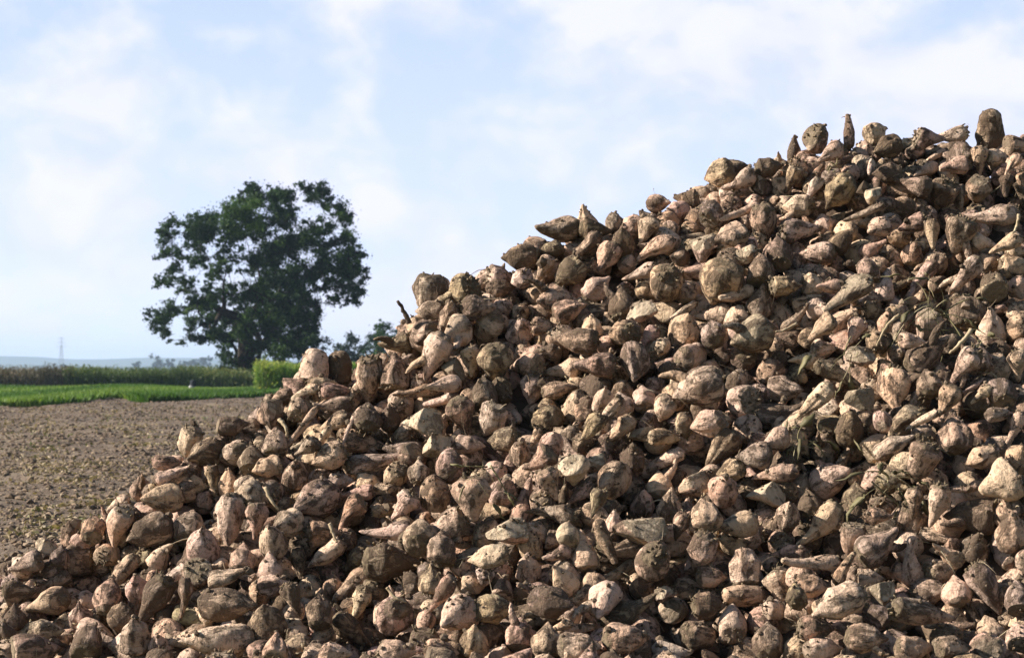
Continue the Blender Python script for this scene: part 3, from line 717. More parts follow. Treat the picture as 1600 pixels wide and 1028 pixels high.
# ------------------------------------------------------------------ labels
ANCH = [  # x, y, name used for finding others, full label
    (1545, 203, "upright beet on the ridge", "grey-green thumb-shaped beet standing upright on the ridge near the right edge"),
    (1327, 200, "stub on the ridge", "thin reddish root stub sticking straight up from the top of the ridge"),
    (1310, 302, "big muddy beet under the ridge stub", "big muddy olive beet a little below the thin stub on the ridge"),
    (1252, 361, "pale beet with tail to the right", "pale beet with fat round head left and tail pointing right, below the ridge"),
    (1497, 367, "big grey beet near the right ridge", "big grey egg-shaped beet pointing down, below the upright beet on the ridge"),
    (1550, 341, "long pale root by the right edge", "long pale root lying level by the right edge, below the ridge's upright beet"),
    (1150, 336, "thin curved root high on the slope", "long thin pale root curving down left over round beets high on the slope"),
    (1125, 442, "very large knobbly beet", "very large round knobbly tan beet high on the middle of the slope"),
    (1040, 448, "large split tan beet", "large tan beet with a dark furrow, just left of the very large knobbly one"),
    (870, 362, "grey beet jutting from the skyline", "large greyish beet jutting left from the skyline in the middle of the photo"),
    (914, 343, "pointed beet on the skyline", "pale yellowish beet whose tip points up against the sky on the middle skyline"),
    (673, 462, "blocky beet on the skyline", "dark blocky grey beet standing on the skyline to the right of the oak"),
    (675, 558, "big egg-shaped beet", "big pale egg-shaped beet pointing down left, under the blocky beet on the skyline"),
    (578, 594, "big furrowed beet", "big pale beet standing on end with a long furrow, right of the maize"),
    (495, 574, "pointed beet beside the maize", "pale beet pointing upward on the skyline right beside the maize"),
    (777, 568, "big olive beet", "big olive-tan round beet in the upper left of the heap"),
    (658, 660, "bright wedge on the left slope", "bright broken beet wedge pointing left on the left slope"),
    (567, 689, "brown beet with tail to the right", "pinkish brown beet with tail pointing right, left of the bright broken wedge"),
    (592, 722, "long grey root", "long grey root lying almost level on the left slope"),
    (930, 572, "pinkish beet in the middle", "pinkish beet with tail pointing left in the middle of the photo"),
    (1090, 606, "very big tan beet right of centre", "very big round tan beet a little right of the middle of the photo"),
    (1155, 629, "big pale round beet", "big pale round beet right of the very big tan one near the middle"),
    (1397, 606, "big pale angular beet", "big pale angular beet in the middle of the right part"),
    (1322, 462, "long slanting grey root", "long grey root slanting down left in the upper right part"),
    (1452, 553, "dark cone beet", "big dark cone-shaped beet with tail up right, under the dry leaf tuft"),
    (1440, 723, "big round tan beet at right", "big round tan beet right of the curly green leaf remains"),
    (1300, 746, "smooth pale round beet", "smooth pale round beet left of the curly green leaf remains"),
    (1197, 770, "bright pointed chip at right", "bright pointed chip of beet pointing left, lower right part of heap"),
    (1286, 824, "long pale beet", "long fat pale beet slanting down left in the lower right part"),
    (1372, 851, "big grey cone beet", "big grey cone-shaped beet with tail up right in the lower right part"),
    (1517, 806, "big dark beet at right", "big dark brown beet lying level near the right edge, lower part"),
    (1562, 756, "big smooth pale beet", "big smooth pale beet at the right edge, just above the big dark one"),
    (1422, 885, "horn-shaped beet", "pale horn-shaped beet with its tail pointing up in the lower right part"),
    (1440, 957, "long grey beet at bottom right", "very long grey beet lying level near the bottom right corner"),
    (1308, 943, "broad pale beet", "broad pale beet lying level near the bottom, lower right part"),
    (1000, 826, "big broken beet", "big broken tan beet with a wide flat cut face, lower middle of heap"),
    (790, 830, "bright wedge at lower middle", "bright yellowish broken wedge pointing left in the lower middle of the heap"),
    (735, 781, "pinkish beet pointing down", "big pinkish beet with tail pointing straight down toward the bright lower wedge"),
    (615, 969, "round pinkish beet at bottom", "big round pinkish beet near the bottom edge, left of the middle"),
    (612, 877, "huge dark beet", "huge dark muddy beet above the round pinkish one near the bottom"),
    (492, 781, "big grey stone-like beet", "big grey stone-like round beet on the lower left slope"),
    (447, 819, "bright round beet at left", "bright smooth round beet just below left of the big grey stone-like one"),
    (360, 813, "upright pale beet at left", "pale beet standing on end on the lower left slope"),
    (232, 833, "big grey ball at left", "big grey ball-shaped beet near the left end of the heap"),
    (357, 946, "big dark beet at bottom left", "big dark muddy beet lying level in the bottom left part"),
    (340, 1001, "long fat pale beet at bottom left", "long fat pale beet lying level on the bottom edge, left part"),
    (68, 852, "white chip at far left", "small whitish chip of beet at the far left end of the heap"),
    (185, 897, "slender tan root at left", "slender tan root slanting down left in the left end of the heap"),
    (72, 941, "tan beet at the left edge", "stout tan cone-shaped beet near the left edge below the whitish chip"),
    (985, 956, "long grey beet at bottom middle", "long grey beet with tail pointing up right, near the bottom middle"),
    (1165, 886, "blocky pale beet", "blocky flat-ended pale beet standing in the lower middle right"),
    (890, 484, "rosy round beet", "rosy oval beet under the jutting grey beet of the skyline"),
]
anchor_of = {}
for (ax_, ay_, nm, full) in ANCH:
    j = int(np.argmin([(h[0] - ax_) ** 2 + (h[1] - ay_) ** 2 for h in HAND]))
    anchor_of[j] = (nm, full)
for j in anchor_of:
    if not isind[j]:
        for k in reversed(indiv):
            if k not in anchor_of and isind[k]:
                isind[k] = False; indiv.remove(k); break
        isind[j] = True; indiv.append(j)
TW = {'p': 'pale', 't': 'tan', 'r': 'pinkish', 'g': 'greyish', 'd': 'dark muddy', 'o': 'olive-tinged'}


def describe(i):
    b = B[i]
    size = math.sqrt(b['L'] * b['W'])
    sw = 'small' if size < 0.105 else ('big' if size > 0.15 else '')
    t = b['tail']; flat = math.hypot(t[0], t[2])
    sh = {'R': 'round beet', 'C': 'tapering beet', 'L': 'thin root', 'X': 'broken beet chunk', 'U': 'stubby beet'}[b['kind']]
    dr = ''
    if b['kind'] in 'CL' and flat > 0.75:
        a = math.degrees(math.atan2(t[2], t[0])) % 360
        dr = ' with tail ' + ['right', 'up right', 'up', 'up left', 'left', 'down left', 'down', 'down right'][int((a + 22.5) // 45) % 8]
        if b['kind'] == 'L': dr = ''
    return ' '.join(x for x in (sw, TW[b['tone']], sh) if x) + dr


LAB = {}
used = {}
ak = list(anchor_of)
DIRS = ['right of', 'up right of', 'above', 'up left of', 'left of', 'down left of', 'below', 'down right of']
for i in sorted(indiv, key=lambda q: -cnt[q]):
    if i in anchor_of:
        LAB[i] = anchor_of[i][1]; used[LAB[i]] = i; continue
    ds = sorted(ak, key=lambda j: (BX[j] - BX[i]) ** 2 + (BY[j] - BY[i]) ** 2)
    done = False
    for j in ds[:5]:
        a = math.degrees(math.atan2(-(BY[i] - BY[j]), BX[i] - BX[j])) % 360
        dist = math.hypot(BY[i] - BY[j], BX[i] - BX[j])
        adv = 'just ' if dist < 75 else ('' if dist < 130 else 'some way ')
        lb = f"{describe(i)}, {adv}{DIRS[int((a + 22.5) // 45) % 8]} the {anchor_of[j][0]}"
        if lb not in used and len(lb.split()) <= 16:
            LAB[i] = lb; used[lb] = i; done = True; break
    if not done:
        for j in ds[:12]:
            a = math.degrees(math.atan2(-(BY[i] - BY[j]), BX[i] - BX[j])) % 360
            lb = f"{describe(i).split(' with tail')[0]}, {DIRS[int((a + 22.5) // 45) % 8]} the {anchor_of[j][0]}"
            if lb not in used and len(lb.split()) <= 16: break
        LAB[i] = lb; used[lb] = i

# ------------------------------------------------------------------ build beets
GROUP = "sugar beets heaped on the field"
SURF = []
for i in range(NB):
    b = B[i]
    r = np.random.default_rng(1000 + i)
    R = rot_from(b['tail'], b['roll'])
    shown = cnt[i] > 0
    if i >= nTop and not shown: nu, nv = 14, 9
    elif b['hand'] or isind[i]: nu, nv = 44, 32
    else: nu, nv = 30, 20
    P, T, cut = make_beet(r, b['kind'], b['L'], b['W'], nu, nv, R)
    A = attrs_for(r, P, T, cut, b['tone'])
    kc = 5 if nv == 32 else 3
    top, bot, q, qa, qb = topology(nu, nv, kc)
    side = None
    stubs = None
    if b['kind'] in 'RCU' and shown and r.random() < 0.6:
        # bases of the cut-off leaf stalks round the crown
        sa = Acc()
        for _ in range(int(r.integers(6, 15))):
            j = int(r.integers(0, 1 + nu * max(2, kc - 1)))
            c0 = P[j]; dv = c0 * np.array([1, 1, .55]); dv = dv / (np.linalg.norm(dv) + 1e-9) + r.normal(0, .22, 3); dv /= np.linalg.norm(dv)
            h_ = b['W'] * r.uniform(.05, .17); w_ = b['W'] * r.uniform(.022, .045)
            SV, SQ, ST = tube([c0 - dv * h_ * .3, c0 + dv * h_ * .5, c0 + dv * h_ + r.normal(0, .15, 3) * h_], [w_ * 1.4, w_, w_ * .6], 6)
            sa.add(SV, SQ, ST)
        SV = np.concatenate(sa.V); tn = attrs_for(r, SV, np.full(len(SV), .3), np.zeros(len(SV)), 'o')
        stubs = (SV, np.concatenate(sa.Q), np.concatenate(sa.T), tn)
    if b['kind'] in 'RC' and shown and r.random() < 0.16 and b['W'] > 0.09:
        # forked second root
        s0 = P[1 + int(nv * .62) * nu + r.integers(0, nu)]
        out_d = np.array([s0[0], s0[1], 0]); out_d /= np.linalg.norm(out_d) + 1e-9
        ln_ = b['W'] * r.uniform(.5, .9)
        pts = [s0 * 0.75, s0 + out_d * ln_ * .15 - np.array([0, 0, ln_ * .2]), s0 + out_d * ln_ * .35 - np.array([0, 0, ln_ * .5]),
               s0 + out_d * ln_ * .42 - np.array([0, 0, ln_ * .8]), s0 + out_d * ln_ * .45 - np.array([0, 0, ln_])]
        rr = b['W'] * np.array([.17, .14, .10, .06, .02])
        pp, rr2 = [], []
        for u in np.linspace(0, 4, 13):
            k = min(int(u), 3); f = u - k
            pp.append(pts[k] * (1 - f) + pts[k + 1] * f); rr2.append(rr[k] * (1 - f) + rr[k + 1] * f)
        SV, SQ, ST = tube(pp, rr2, 12)
        SV = SV + (r.normal(0, 1, SV.shape) * 0.0012)
        side = (SV, SQ, ST, attrs_for(r, SV, np.full(len(SV), .7), np.zeros(len(SV)), b['tone']))
    if shown: SURF.append((P @ R.T + b['pos'], b['pos']))
    if isind[i]:
        nb_ = len(P)
        crown_vis = b['kind'] != 'X' and b['tail'][1] > -0.45 and b['W'] > 0.05
        first = 1 + (kc - 1) * nu
        ty = {k: ATY[k] for k in ATY}
        if crown_vis:
            body = raw_mesh("sugar_beet", P[first:], qb - first, bot - first, True, {k: (ty[k], A[k][first:]) for k in A})
        else:
            body = raw_mesh("sugar_beet", P, q, np.concatenate([top, bot]), True, {k: (ty[k], A[k]) for k in A})
        if crown_vis or side:
            o = bpy.data.objects.new("sugar_beet", None); COL.objects.link(o); o.empty_display_size = .05
            body.name = "root"
            link("root", body, M_BEET, o)
        else:
            o = link("sugar_beet", body, M_BEET)
        M = Matrix([[*R[0], b['pos'][0]], [*R[1], b['pos'][1]], [*R[2], b['pos'][2]], [0, 0, 0, 1]])
        o.matrix_world = M
        tag(o, LAB[i], "sugar beet", GROUP)
        if crown_vis:
            last = 1 + kc * nu
            cA_ = Acc()
            cA_.add(P[:last], qa, top, **{k: A[k][:last] for k in A})
            if stubs: cA_.add(stubs[0], stubs[1], stubs[2], **stubs[3])
            cm_ = cA_.mesh("crown", True, ATY)
            link("crown", cm_, M_CROWN, o)
        if side:
            sm = raw_mesh("side_root", side[0], side[1], side[2], True, {k: (ty[k], side[3][k]) for k in side[3]})
            link("side_root", sm, M_BEET, o)
    else:
        Wd = P @ R.T + b['pos']
        mass.add(Wd, q, np.concatenate([top, bot]), **A)
        if stubs: mass.add(stubs[0] @ R.T + b['pos'], stubs[1], stubs[2], **stubs[3])
        if side:
            mass.add(side[0] @ R.T + b['pos'], side[1], side[2], **side[3])

# crumbs of soil and torn root hairs sticking to the beets
fr_ = np.random.default_rng(404)
crumbs, hairs = Acc(), Acc()
for i, (Wd, Cn) in enumerate(SURF):
    up_v = (Wd - Cn) / (np.linalg.norm(Wd - Cn, axis=1)[:, None] + 1e-9)
    good = np.where((up_v[:, 2] > .15))[0]
    if not len(good): continue
    for j in fr_.choice(good, min(len(good), int(fr_.integers(3, 12)))):
        sz = fr_.lognormal(-5.5, .5)
        Vc = IV * fr_.uniform(.6, 1.4, (12, 3)) * sz + Wd[j] + up_v[j] * sz * .3
        crumbs.add(Vc, None, IT, shade=np.full(12, fr_.random()))
    if fr_.random() < .5:
        j = fr_.choice(good); p0 = Wd[j]; d = fr_.normal(size=3); d /= np.linalg.norm(d); d = d * .8 + up_v[j] * .25
        ln_ = fr_.uniform(.03, .10); bd = fr_.normal(0, .35, 3) + np.array([0, 0, -.5])
        pts = [p0 + d * ln_ * t + bd * ln_ * t * t for t in np.linspace(0, 1, 6)]
        V, Q = ribbon(pts, np.linspace(.0022, .0008, 6) * fr_.uniform(.7, 1.5), fr_)
        hairs.add(V, Q, shade=np.full(len(V), fr_.random()))
M_CRUMB = foliage_material("soil crumbs", (0.07, 0.048, 0.03), (0.16, 0.115, 0.075), (0.26, 0.19, 0.13), rough=.95, trans=0.0)
tag(link("soil_crumbs", crumbs.mesh("soil_crumbs", False, {"shade": "FLOAT"}), M_CRUMB), "crumbs of brown soil stuck on the beets of the heap", "soil crumbs", None, "stuff")
M_HAIR = foliage_material("root hairs", (0.16, 0.11, 0.07), (0.36, 0.28, 0.18), (0.52, 0.44, 0.28), rough=.9, trans=0.1)
tag(link("root_hairs", hairs.mesh("root_hairs", True, {"shade": "FLOAT"}), M_HAIR), "fine root hairs and straw bits strewn over the heap", "root hairs", None, "stuff")

# core of the heap under the two layers of beets: soil and broken roots
gx = np.linspace(-3.2, 3.1, 150); gy = np.linspace(5.7, 10.5, 110)
GX, GY = np.meshgrid(gx, gy)
GZ = H(GX, GY) - 0.22 + 0.03 * np.sin(GX * 31) * np.sin(GY * 27)
GZ = np.where(GZ < gz(GY), gz(GY) - 0.06, GZ)
CV = np.stack([GX.ravel(), GY.ravel(), GZ.ravel()], 1)
ii = (np.arange(109)[:, None] * 150 + np.arange(149)[None, :]).ravel()
CQ = np.stack([ii, ii + 1, ii + 151, ii + 150], 1)
core_r = np.random.default_rng(3)
cA = attrs_for(core_r, CV, np.full(len(CV), .5), np.zeros(len(CV)), 'd'); cA['mud'][:] = 0.9
mass.add(CV, CQ, None, **cA)
hm = link("sugar_beets", mass.mesh("sugar_beets", True, ATY), M_BEET)
tag(hm, "smaller and half-buried sugar beets filling the gaps of the whole heap", "sugar beets", None, "stuff")

# ------------------------------------------------------------------ leaf remains and loose roots on the heap
M_LEAF = foliage_material("wilted beet leaf", (0.11, 0.095, 0.045), (0.24, 0.205, 0.10), (0.50, 0.42, 0.25), trans=0.15)
M_DRY = noise_material("dry stalk", [(0.35, (0.26, 0.19, 0.11)), (0.65, (0.56, 0.44, 0.28))], scale=30, bump=.3, dist=.003)
M_DARKROOT = noise_material("dark root", [(0.35, (0.05, 0.035, 0.025)), (0.65, (0.14, 0.10, 0.07))], scale=40, bump=.3, dist=.003)


def depth_at(px, py):
    x_, y_ = int(px * sc_), int(py * sc_)
    w = zb[max(0, y_ - 4):y_ + 5, max(0, x_ - 4):x_ + 5]
    v = w.min()
    return v if v < 100 else hit(px, py)


def leaf_tuft(px, py, spread, n, label, seed, stalk_len=0.16, leafy=0.5):
    r = np.random.default_rng(seed)
    Y = depth_at(px, py) - 0.015
    c = at(px, py, Y)
    stalks = Acc(); blades = stalks
    for _ in range(n):
        a = r.uniform(0, 6.28)
        p = np.array([r.normal(0, spread * .4), -abs(r.normal(0, .012)), r.normal(0, spread * .35)])
        d = np.array([math.cos(a), -0.25 + r.normal(0, .2), math.sin(a) * .8]); d /= np.linalg.norm(d)
        ln_ = stalk_len * r.uniform(.4, 1.0); bend = r.normal(0, 1, 3); bend -= d * (bend @ d); bend[1] *= .5
        bend = bend * .35 + np.array([0, 0.1, -.35])
        pts = [p + d * ln_ * t + bend * ln_ * t * t for t in np.linspace(0, 1, 9)]
        w0 = r.uniform(.0022, .0045)
        V, Q = ribbon(pts, np.linspace(w0, w0 * .5, 9), r)
        stalks.add(V, Q, shade=np.full(len(V), r.uniform(.35, 1)))
        if r.random() < leafy:
            q = pts[-1]; dd = pts[-1] - pts[-2]; dd /= np.linalg.norm(dd)
            pts2 = [q + dd * t * .05 + bend * .06 * t * t + r.normal(0, .003, 3) for t in np.linspace(0, 1, 6)]
            V, Q = ribbon(pts2, np.array([.004, .012, .017, .015, .009, .002]) * r.uniform(.7, 1.2), r)
            blades.add(V, Q, shade=np.full(len(V), r.uniform(0, .6)))
    o = link("leaf_tuft", stalks.mesh("leaf_tuft", True, {"shade": "FLOAT"}), M_LEAF); o.location = c
    tag(o, label, "leaf tuft", "wilted leaf tufts on the heap")


leaf_tuft(1457, 482, .08, 26, "largest tuft of pale green wilted stalks, in the upper right part of heap", 11, .17, .35)
leaf_tuft(1248, 692, .045, 12, "yellow-green crumpled leaf tuft between round beets, right of the very big tan beet", 12, .09, .8)
leaf_tuft(1388, 752, .05, 16, "curly green and brown leaf tuft left of the big round tan beet", 13, .11, .7)
leaf_tuft(755, 735, .04, 9, "small upright olive leaf tuft on the left slope above the pinkish down-pointing beet", 14, .10, .6)
leaf_tuft(1325, 548, .04, 7, "small green leaf tuft below left of the largest tuft", 15, .13, .5)
leaf_tuft(1300, 262, .03, 7, "thin green stalks just below the ridge, left of the muddy olive beet", 16, .09, .3)
leaf_tuft(1540, 528, .04, 8, "straw-coloured short stalks near the right edge, right of the largest tuft", 18, .10, .1)


def loose_root(x0, y0, x1, y1, w, label, mat, seed, lift=0.02):
    r = np.random.default_rng(seed)
    Y0, Y1 = depth_at(x0, y0), depth_at(x1, y1)
    Y = min(Y0, Y1) - lift
    a, b = at(x0, y0, Y + .01), at(x1, y1, Y - .01)
    ln_ = np.linalg.norm(b - a)
    s = r.normal(0, .06, 3) * ln_
    pts = [a + (b - a) * t + s * math.sin(math.pi * t) + r.normal(0, .0012, 3) for t in np.linspace(0, 1, 14)]
    w = w * Y / F / 2
    V, Q, T = tube(pts, [w * (1.15 - .6 * t) * r.uniform(.88, 1.12) for t in np.linspace(0, 1, 14)], 9)
    c = (a + b) / 2
    o = link("root_piece", raw_mesh("root_piece", V - c, Q, T), mat); o.location = c
    tag(o, label, "root piece", "thin loose root pieces on the heap")


loose_root(640, 506, 621, 470, 8, "dark stick of root pointing up at the sky, left of the blocky skyline beet", M_DARKROOT, 1, .0)
loose_root(1519, 515, 1484, 552, 7, "pale bent stick of root right of the dark cone beet", M_DRY, 2)
loose_root(437, 655, 449, 683, 6, "short pale stick of root on the left slope under the maize", M_DRY, 3)
loose_root(1405, 492, 1370, 540, 5, "straight pale stalk slanting down left from the largest leaf tuft", M_DRY, 4)
loose_root(415, 762, 436, 796, 6, "short pale stick pointing down right above the bright round beet at left", M_DRY, 5)
loose_root(1592, 335, 1582, 365, 5, "thin straw-like stick at the right edge below the ridge", M_DRY, 6)
loose_root(515, 817, 527, 848, 6, "thin brownish stick of root left of the middle, above the bottom beets", M_DRY, 7)
loose_root(605, 917, 636, 940, 5, "thin pale root fibre under the huge dark beet", M_DRY, 8)
loose_root(1245, 505, 1212, 518, 4, "thin dry stalk at the end of the long slanting grey root", M_DRY, 9)

# ------------------------------------------------------------------ ground
def grid_sheet(xs, ys, zf, name, mat, kind="structure"):
    X, Y = np.meshgrid(xs, ys); Z = zf(X, Y)
    V = np.stack([X.ravel(), Y.ravel(), Z.ravel()], 1)
    nx = len(xs)
    ii = (np.arange(len(ys) - 1)[:, None] * nx + np.arange(nx - 1)[None, :]).ravel()
    o = link(name, raw_mesh(name, V, np.stack([ii, ii + 1, ii + nx + 1, ii + nx], 1)), mat)
    tag(o, kind=kind)
    return o


gr_ = np.random.default_rng(77)
KS = [(gr_.uniform(.6, 9), gr_.uniform(0, 6.28), gr_.uniform(0, 6.28)) for _ in range(26)]


def soil_z(X, Y):
    z = np.zeros_like(X)
    for k, a, p in KS:
        z += np.cos(k * (X * math.cos(a) + Y * math.sin(a)) + p) * 0.008 / (0.5 + k * .22)
    return z * 1.6 + gz(Y)


M_SOIL = noise_material("field soil", [(0.32, (0.0946, 0.06536, 0.04472)), (0.46, (0.1634, 0.1221, 0.08772)), (0.56, (0.215, 0.1634, 0.1161)), (0.70, (0.258, 0.215, 0.129))],
                        scale=9, detail=12, bump=1.0, dist=.06, scale2=.6)
M_LAND = noise_material("far farmland", [(0.35, (0.06, 0.075, 0.03)), (0.6, (0.11, 0.11, 0.05))], scale=.02, detail=6)
ys = np.concatenate([np.linspace(-12, 6, 30), np.geomspace(6.1, 84, 520)])
field = grid_sheet(np.linspace(-30, 14, 420), ys, lambda X, Y: soil_z(X, Y), "field", M_SOIL)
xs = np.sinh(np.linspace(-9, 9, 60)) * 1.2
grid_sheet(xs, np.concatenate([np.linspace(-400, 400, 30), np.geomspace(450, 6500, 30)]), lambda X, Y: np.full_like(X, -0.09), "ground", M_LAND)

# clods and crop remains on the field
def scatter_xy(n, ymin, ymax, pxa, pxb, r, p=1.0):
    u = r.random(n)
    Y = ymin * (ymax / ymin) ** (u ** p)
    X = (r.uniform(pxa, pxb, n) - 800) / F * Y
    return X, Y


def make_clods(n, r):
    X, Y = scatter_xy(n, 9.0, 80, -250, 620, r, .9)
    s = r.lognormal(-4.95, .65, n) * (0.75 + Y / 34)
    s = np.minimum(s, .034)
    Z = soil_z(X, Y) + s * .15
    J = r.uniform(.6, 1.4, (n, 12, 3))
    V = IV[None] * J * s[:, None, None] * np.array([1.2, 1.2, .75])
    V += np.stack([X, Y, Z], 1)[:, None, :]
    T = IT[None] + (np.arange(n) * 12)[:, None, None]
    sh = np.repeat(r.random(n), 12)
    return V.reshape(-1, 3), T.reshape(-1, 3), sh


cr_ = np.random.default_rng(21)
V, T, sh = make_clods(60000, cr_)
M_CLOD = foliage_material("soil clods", (0.12, 0.083, 0.054), (0.185, 0.132, 0.086), (0.26, 0.19, 0.125), rough=.95, trans=0.0)
o = link("soil_clods", raw_mesh("soil_clods", V, None, T, False, {"shade": ("FLOAT", sh)}), M_CLOD)
tag(o, "brown clods of earth strewn over the harvested field", "soil clods", None, "stuff")


def leaf_quads(C, size, r, up=0.0, aspect=.6):
    n = len(C)
    a = r.normal(size=(n, 3)); a[:, 2] *= (1 - up); a /= np.linalg.norm(a, axis=1)[:, None]
    b = r.normal(size=(n, 3)); b -= a * (a * b).sum(1)[:, None]; b /= np.linalg.norm(b, axis=1)[:, None]
    s = np.asarray(size).reshape(-1, 1) * np.ones((n, 1))
    c = np.cross(a, b) * s * .18
    V = np.stack([C - a * s * .5, C + b * s * .5 * aspect + c, C + a * s * .5, C - b * s * .5 * aspect + c], 1)
    Q = (np.arange(n) * 4)[:, None] + np.arange(4)[None]
    return V.reshape(-1, 3), Q


r = np.random.default_rng(22)
n = 42000
X, Y = scatter_xy(n, 9.0, 60, -250, 620, r, 1.15)
dens = np.sin(X * 1.3 + 1) * np.sin(Y * .7) + .5 * np.sin(X * 4.1 + Y) + r.normal(0, .45, n)
k = dens > 0.25
X, Y = X[k], Y[k]; n = len(X)
C = np.stack([X, Y, soil_z(X, Y) + .012 + r.random(n) * .012], 1)
V, Q = leaf_quads(C, r.uniform(.018, .055, n) * (0.8 + Y / 45), r, .5)
green = (np.sin(X * .9 + 2) + np.cos(Y * .45) + r.normal(0, .9, n)) > 1.1
sh = np.where(green, r.uniform(0, .35, n), r.uniform(.55, 1, n))
M_LITTER = foliage_material("crop remains", (0.129, 0.1376, 0.043), (0.2064, 0.1548, 0.086), (0.3956, 0.3096, 0.1978), trans=.15)
o = link("crop_remains", raw_mesh("crop_remains", V, Q, None, False, {"shade": ("FLOAT", np.repeat(sh, 4))}), M_LITTER)
tag(o, "straw bits and withered beet leaves lying on the bare field", "crop remains", None, "stuff")


# ------------------------------------------------------------------ grass strip, tall crop, maize
def blades(X, Y, Z, h, w, r, lean=.25):
    n = len(X)
    a = r.uniform(0, 6.28, n)
    wx, wy = np.cos(a) * w, np.sin(a) * w * .5
    lx, ly = r.normal(0, lean, n) * h, r.normal(0, lean, n) * h
    b0 = np.stack([X - wx, Y - wy, Z], 1); b1 = np.stack([X + wx, Y + wy, Z], 1)
    m0 = np.stack([X - wx * .7 + lx * .4, Y - wy + ly * .4, Z + h * .6], 1); m1 = np.stack([X + wx * .7 + lx * .4, Y + wy + ly * .4, Z + h * .6], 1)
    t = np.stack([X + lx, Y + ly, Z + h], 1)
    V = np.stack([b0, b1, m1, m0, t], 1).reshape(-1, 3)
    base = np.arange(n) * 5
    Q = base[:, None] + np.array([0, 1, 2, 3])[None]
    T = base[:, None] + np.array([3, 2, 4])[None]
    return V, Q, T


def edge_y(px):
    py = np.interp(px, [-300, 0, 60, 120, 150, 185, 230, 300, 400, 480, 700], [632, 634, 634, 631, 627, 624, 629, 628, 621, 618, 616])
    return CH * F / (py - HY)


r = np.random.default_rng(31)
n = 110000
px = r.uniform(-260, 640, n); y0 = edge_y(px); u = r.random(n) ** 1.7
Y = y0 + (112 - y0) * u; X = (px - 800) / F * Y
bump = .5 + .5 * np.sin(X * .55 + Y * .12) * np.sin(X * .21 - 1)
h = (0.16 + .20 * bump) * r.uniform(.6, 1.25, n)
V, Q, T = blades(X, Y, np.full(n, -.02), h, r.uniform(.02, .05, n), r)
sh = np.clip(.5 + .35 * np.sin(X * .8 + 1) + r.normal(0, .22, n), 0, 1)
M_GRASS = foliage_material("grass", (0.043, 0.1032, 0.01548), (0.0989, 0.1892, 0.0301), (0.2064, 0.2838, 0.0645), trans=.35)
o = link("grass", raw_mesh("grass", V, Q, T, False, {"shade": ("FLOAT", np.repeat(sh, 5))}), M_GRASS)
tag(o, "bright green grass strip along the far edge of the field", "grass", None, "stuff")
# turf under the blades
M_TURF = noise_material("turf", [(0.35, (0.025, 0.06, 0.012)), (0.65, (0.06, 0.12, 0.02))], scale=2, detail=6)
pxs = np.linspace(-900, 1100, 60); e = edge_y(pxs) + 1.5
V = np.concatenate([np.stack([(pxs - 800) / F * e, e, np.full(60, .035)], 1), np.stack([(pxs - 800) / F * 84.0, np.full(60, 84.0), np.full(60, .035)], 1), np.stack([(pxs - 800) / F * 420, np.full(60, 420.), np.full(60, .035)], 1)])
ii = np.arange(59)
Qm = np.concatenate([np.stack([ii, ii + 1, ii + 61, ii + 60], 1), np.stack([ii + 60, ii + 61, ii + 121, ii + 120], 1)])
tag(link("meadow", raw_mesh("meadow", V, Qm), M_TURF), kind="structure")


def crop_belt(name, label, cat, pxa, pxb, ya, yb, h0, n, mat, seed, top_fn=None, leafw=.05, flat=1.0):
    r = np.random.default_rng(seed)
    Y = ya + (yb - ya) * r.random(n) ** 1.6
    X = (r.uniform(pxa, pxb, n) - 800) / F * Y
    h = h0 * (1 + (r.uniform(.62, 1.1, n) - 1) * flat) * (1 + flat * (.10 * np.sin(X * .9) + .07 * np.sin(X * 2.3 + 1) + .05 * np.sin(X * 5.1)))
    V, Q, T = blades(X, Y, np.zeros(n), h, r.uniform(.5, 1.2, n) * leafw * .5, r, .08)
    acc = Acc()
    sh = np.clip(.45 + .3 * np.sin(X * .35) + r.normal(0, .2, n), 0, 1)
    acc.add(V, Q, T, shade=np.repeat(sh, 5))
    # leaves along the stems
    m = n * 4
    k = r.integers(0, n, m); t = r.random(m) ** .7
    C = np.stack([X[k] + r.normal(0, .10, m), Y[k] + r.normal(0, .1, m), h[k] * t * .98], 1)
    V, Q = leaf_quads(C, r.uniform(.10, .26, m), r, 0, .3)
    acc.add(V, Q, None, shade=np.repeat(np.clip(sh[k] + r.normal(0, .15, m) + (t > .9) * .35, 0, 1), 4))
    o = link(name, acc.mesh(name, False, {"shade": "FLOAT"}), mat)
    tag(o, label, cat, None, "stuff")


M_WB = foliage_material("brown weeds", (0.04, 0.042, 0.022), (0.09, 0.078, 0.045), (0.17, 0.13, 0.085), trans=.15)
M_WG = foliage_material("green weeds", (0.0387, 0.06708, 0.0172), (0.086, 0.129, 0.03612), (0.2064, 0.215, 0.0774), trans=.25)
M_MZ = foliage_material("maize leaf", (0.06, 0.14, 0.02), (0.125, 0.225, 0.035), (0.33, 0.34, 0.11), trans=.4)
crop_belt("tall_weeds", "brownish tall withered crop behind the grass strip at far left", "tall weeds", -260, 112, 118, 140, 1.22, 9000, M_WB, 41)
crop_belt("green_weeds", "dark green tall crop behind the grass strip left of the oak", "green crop", 100, 400, 118, 140, 1.16, 9500, M_WG, 42)
crop_belt("maize", "yellow-green block of maize between the oak and the heap", "maize", 401, 660, 86, 100, 1.42, 7000, M_MZ, 43, leafw=.06, flat=.45)


